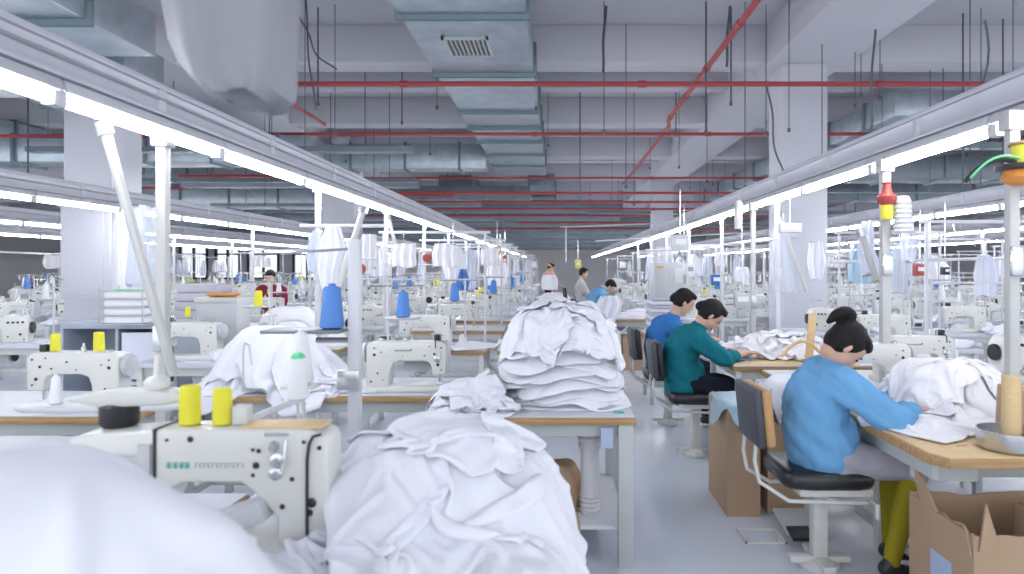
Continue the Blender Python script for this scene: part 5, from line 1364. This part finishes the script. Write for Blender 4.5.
def worker(label, loc, J, shirt, trousers, rz=0.0, hairm='hair', tail=None, legm=None, shoem='black', scale=1.0, vox=.008, wr=.008, group='factory workers', cap=None, sleeve_end=.55, lab_face=True):
    """J: joints in local coordinates, facing +x. right side is -y"""
    t = thing('person', label, 'person', loc, rz, group); t.scale = (scale,)*3
    V_ = {k: Vector(v) for k, v in J.items() if not isinstance(v, (int, float))}
    tilt = J['tilt']   # head pitch, positive looks down
    H = V_['head']; Rh = Matrix.Rotation(tilt, 3, 'Y')
    def hp(x, y, z): return H+Rh @ Vector((x, y, z))
    sY = Vector((0,1,0))
    pel, wai, che, nek = V_['pelvis'], V_['waist'], V_['chest'], V_['neck']
    skin = [[(pel,(.12,.09),sY),(wai,(.11,.085)),(che,(.13,.09)),(nek,(.052,.052)),(H+Rh@Vector((-.02,0,-.06)),(.05,.055))]]
    for sd, S, E, W_, D in ((-1,'rs','re','rw','rd'),(1,'ls','le','lw','ld')):
        s_, e, w_ = V_[S], V_[E], V_[W_]
        skin.append([(che+Vector((0,sd*.08,.06)),.05),(s_,.045),(e,.036),(e.lerp(w_,.6),.031),(w_,.024)])
        skin += hand_chains(w_+(w_-e).normalized()*.012, V_[D], (0,0,1), .95)
    # head
    sph = [(hp(0,0,.03),.092,(1.02,.80,1.0),Rh),(hp(.02,0,-.035),.074,(.92,.82,1.05),Rh),(hp(.055,0,-.085),.028,(1,.9,.7),Rh)]
    sph += [(hp(.102,0,-.018),.014,(1.1,.8,1.3),Rh),(hp(.094,0,.01),.011,(.8,.7,1.8),Rh),(hp(.086,0,-.056),.018,(.7,1.2,.5),Rh),
            (hp(-.005,-.08,-.012),.022,(.75,.4,1.3),Rh),(hp(-.005,.08,-.012),.022,(.75,.4,1.3),Rh)]
    organic(skin, 'body', 'skin', t, vox*.8, 4, sph)
    f = MB()
    for sg in (-1, 1):
        f.add([Rh@Vector(v)+hp(.084,sg*.032,.008) for v in MB().sphere((0,0,0),.010,8,6,(.5,1.5,.5)).v], MB().sphere((0,0,0),.010,8,6).f)
        f.add([Rh@Vector(v)+hp(.086,sg*.034,.030) for v in MB().sphere((0,0,0),.013,8,6,(.4,1.5,.25)).v], MB().sphere((0,0,0),.010,8,6).f)
    f.build('eyes_and_brows', M['hair'], t)
    l = MB(); l.add([Rh@Vector(v)+hp(.097,0,-.056) for v in MB().sphere((0,0,0),.014,10,6,(.4,1.4,.4)).v], MB().sphere((0,0,0),.014,10,6).f); l.build('mouth', M['redp'], t)
    # hair
    hs = [(hp(-.020,0,.040),.0985,(1.0,.88,.98),Rh),(hp(-.042,0,.0),.078,(.85,.95,1.0),Rh),(hp(.02,0,.09),.07,(1.1,1.0,.55),Rh),(hp(-.03,-.035,.0),.06,(.8,.9,1.1),Rh),(hp(-.03,.035,.0),.06,(.8,.9,1.1),Rh)]
    hc = []
    if tail:
        hc.append([((hp(*tail[0])),.022)]+[((hp(*p)), r_) for p, r_ in zip(tail[1:], (.030,.031,.028,.014))])
    organic(hc, 'hair', hairm, t, vox*.9, 3, hs)
    if tail: MB().lathe([(.026,-.008),(.03,0),(.026,.008)], hp(*tail[0]), 14).build('hair_band', M['black'], t)
    # shirt
    B = J.get('bulk', 1.0)
    hem = pel+Vector((0,0,J.get('hem', -.06)))
    up = (nek-che).normalized()
    sh = [[(hem,(.185*B,.155*B),sY),(pel+Vector((-.005,0,.04)),(.19*B,.16*B)),(wai,(.18*B,.145*B)),(che,(.19*B,.135*B)),(che.lerp(nek,.5),(.155*B,.105*B)),(nek-up*.01,(.068,.062))]]
    for sd, S, E, W_ in ((-1,'rs','re','rw'),(1,'ls','le','lw')):
        s_, e, w_ = V_[S], V_[E], V_[W_]
        c = che.lerp(nek,.45)+Vector((0,sd*.09,0))
        ch_ = [(c,.085*B),(s_,.082*B),(s_.lerp(e,.55),.072*B),(e,.064*B)]
        ce = e.lerp(w_, sleeve_end); ch_ += [(e.lerp(w_, sleeve_end*.6),.058*B),(ce,.048*B)]
        sh.append(ch_)
    so = organic(sh, 'shirt', shirt, t, vox, 5); wrinkle(so, wr*1.2, .13, 5)
    # trousers
    tr = []; sk = []
    for sd, Kn, An in ((-1,'rk','ra'),(1,'lk','la')):
        k_, a_ = V_[Kn], V_[An]; h_ = pel+Vector((.02,sd*.09,-.02))
        tr.append([(pel+Vector((0,sd*.05,0)),.12),(h_,.105),(h_.lerp(k_,.5),.085),(k_,.064)] + ([(k_.lerp(a_,.35),.062),(k_.lerp(a_,.9),.045)] if not legm else [(k_.lerp(a_,.12),.058)]))
        if legm: sk.append([(k_.lerp(a_,.05),.056),(k_.lerp(a_,.35),.058),(k_.lerp(a_,.75),.045),(a_,.036)])
    to = organic(tr, 'trousers', trousers, t, vox*1.1, 4); wrinkle(to, wr*.7, .12, 8)
    if legm: organic(sk, 'leggings', legm, t, vox*1.1, 3)
    for An in ('ra','la'):
        a_ = V_[An]
        organic([[(a_+Vector((-.03,0,-.015)),(.036,.036),sY),(a_+Vector((.05,0,-.03)),(.042,.032)),(a_+Vector((.13,0,-.04)),(.040,.024))],[(a_+Vector((0,0,.02)),.035),(a_+Vector((0,0,-.02)),.036)]], 'shoe', shoem, t, .009, 2)
    if cap:
        MB().add([Rh@Vector(v)+hp(-.02,0,.075) for v in MB().lathe([(.085,-.02),(.1,0),(.085,.025)],(0,0,0),20).v], MB().lathe([(.085,-.02),(.1,0),(.085,.025)],(0,0,0),20).f).build('head_band', M[cap], t)
    return t
# seated, leaning forward over the table. local origin on floor under the pelvis
def seated(**k):
    J = dict(pelvis=(0,0,.60), waist=(-.045,0,.74), chest=(-.01,0,.90), neck=(.09,0,1.03), head=(.165,0,1.12), tilt=R(48), bulk=1.0,
        rs=(.06,-.17,.95), re=(.26,-.22,.80), rw=(.42,-.10,.815), rd=(1,.35,-.08),
        ls=(.06,.17,.95), le=(.26,.22,.80), lw=(.43,.10,.82), ld=(1,-.35,-.08),
        rk=(.40,-.13,.54), ra=(.38,-.13,.085), lk=(.40,.12,.54), la=(.44,.12,.085))
    J.update(k); return J
worker('dark-haired woman in a light blue shirt and olive leggings sewing at the right table', (1.325, 3.40, 0),
       seated(rs=(.04,-.175,.93), re=(.24,-.26,.79), rw=(.385,-.13,.82), lw=(.38,.10,.82), bulk=1.08, hem=-.02, rk=(.39,-.13,.54), ra=(.26,-.16,.085), lk=(.40,.1,.54), la=(.36,.05,.085), head=(.095,-.02,1.11), chest=(-.015,0,.89), neck=(.045,0,1.02), tilt=R(58)),
       'bluecloth', 'greytrouser', legm='olive', tail=[(-.085,0,.075),(-.112,.0,.112),(-.142,.0,.095),(-.152,0,.055),(-.145,0,.0)], vox=.0075, sleeve_end=.88, wr=.0055)
worker('worker in a teal shirt and dark trousers bending over the second right table', (1.02, 5.45, 0),
       seated(bulk=1.02, head=(.20,0,1.12), neck=(.11,0,1.03), chest=(.0,0,.90), rw=(.47,-.06,.83), rs=(.08,-.17,.93)), 'tealcloth', 'darkcloth', vox=.009, sleeve_end=.5, wr=.005, tail=[(-.09,0,.03),(-.105,0,.02),(-.115,0,0),(-.12,0,-.02),(-.115,0,-.04)])
worker('dark-haired worker in a royal blue shirt behind the teal worker', (1.02, 6.55, 0), seated(tilt=R(30), head=(.19,0,1.17)), 'navycloth', 'darkcloth', vox=.011, tail=[(-.08,0,.03),(-.10,0,.02),(-.11,0,0),(-.115,0,-.02),(-.11,0,-.05)])
worker('distant worker in a bright blue shirt and teal trousers bending over white cloth', (.62, 12.9, 0),
       seated(pelvis=(0,0,.68), waist=(.02,0,.82), chest=(.12,0,.98), neck=(.26,0,1.10), head=(.36,0,1.16), tilt=R(55), rs=(.2,-.17,1.03), re=(.34,-.2,.86), rw=(.48,-.12,.80), ls=(.2,.17,1.03), le=(.34,.2,.86), lw=(.48,.12,.80)), 'bluecloth', 'tealcloth', vox=.014)
worker('distant worker in a grey shirt seated behind the bright blue worker', (.52, 15.5, 0), seated(tilt=R(15), pelvis=(0,0,.72), waist=(-.02,0,.88), chest=(0,0,1.06), neck=(.02,0,1.24), head=(.06,0,1.38), rs=(0,-.17,1.14), ls=(0,.17,1.14), re=(.12,-.2,.95), le=(.12,.2,.95), rw=(.32,-.12,.92), lw=(.32,.12,.92)), 'greycloth', 'darkcloth', vox=.015)
stand_J = dict(pelvis=(0,0,.93), waist=(0,0,1.08), chest=(.0,0,1.22), neck=(.01,0,1.40), head=(.05,0,1.50), tilt=R(25), bulk=.95, rs=(0,-.17,1.32), re=(.08,-.2,1.08), rw=(.28,-.12,1.0), rd=(1,.3,0), ls=(0,.17,1.32), le=(.08,.2,1.08), lw=(.28,.12,1.0), ld=(1,-.3,0), rk=(.03,-.1,.5), ra=(0,-.1,.085), lk=(.03,.1,.5), la=(0,.1,.085))
worker('standing woman in a pink shirt with a yellow head band at the far aisle', (-.25, 19.2, 0), stand_J, 'pinkcloth', 'darkcloth', R(-30), vox=.016, cap='yellow')
o = drape('white_apron', [(1.30,-.42,-.08),(1.2,-.46,-.02),(1.05,-.48,.0),(.9,-.46,-.02)], 18.88, .1, 5, 'cloth', 'white cloth held up by the standing woman in pink', 'cloth')
worker('person in a maroon shirt seated near the left windows', (-4.85, 11.5, 0), seated(tilt=R(20), pelvis=(0,0,.70), waist=(-.02,0,.86), chest=(0,0,1.04), neck=(.03,0,1.20), head=(.07,0,1.34), rs=(0,-.17,1.12), ls=(0,.17,1.12), re=(.12,-.22,.95), le=(.12,.22,.95), rw=(.32,-.12,.9), lw=(.32,.12,.9)), 'marooncloth', 'darkcloth', R(-80), vox=.014)
o = dup(ch2, (-4.85, 11.5, .12), R(-80), 'black chair of the person in maroon')
o = dup(ch2, (.48, 15.5, .14), 0, 'black chair of the distant worker in grey')

for o in list(bpy.data.objects):
    if o.parent is None and o.get('label') == 'x': print('UNUSED', o.name)
    if o.parent is None and o.get('label') and len(o['label'].replace(',', '').split()) > 16: print('LONG', o['label'])
print('OBJECTS', len(bpy.data.objects))
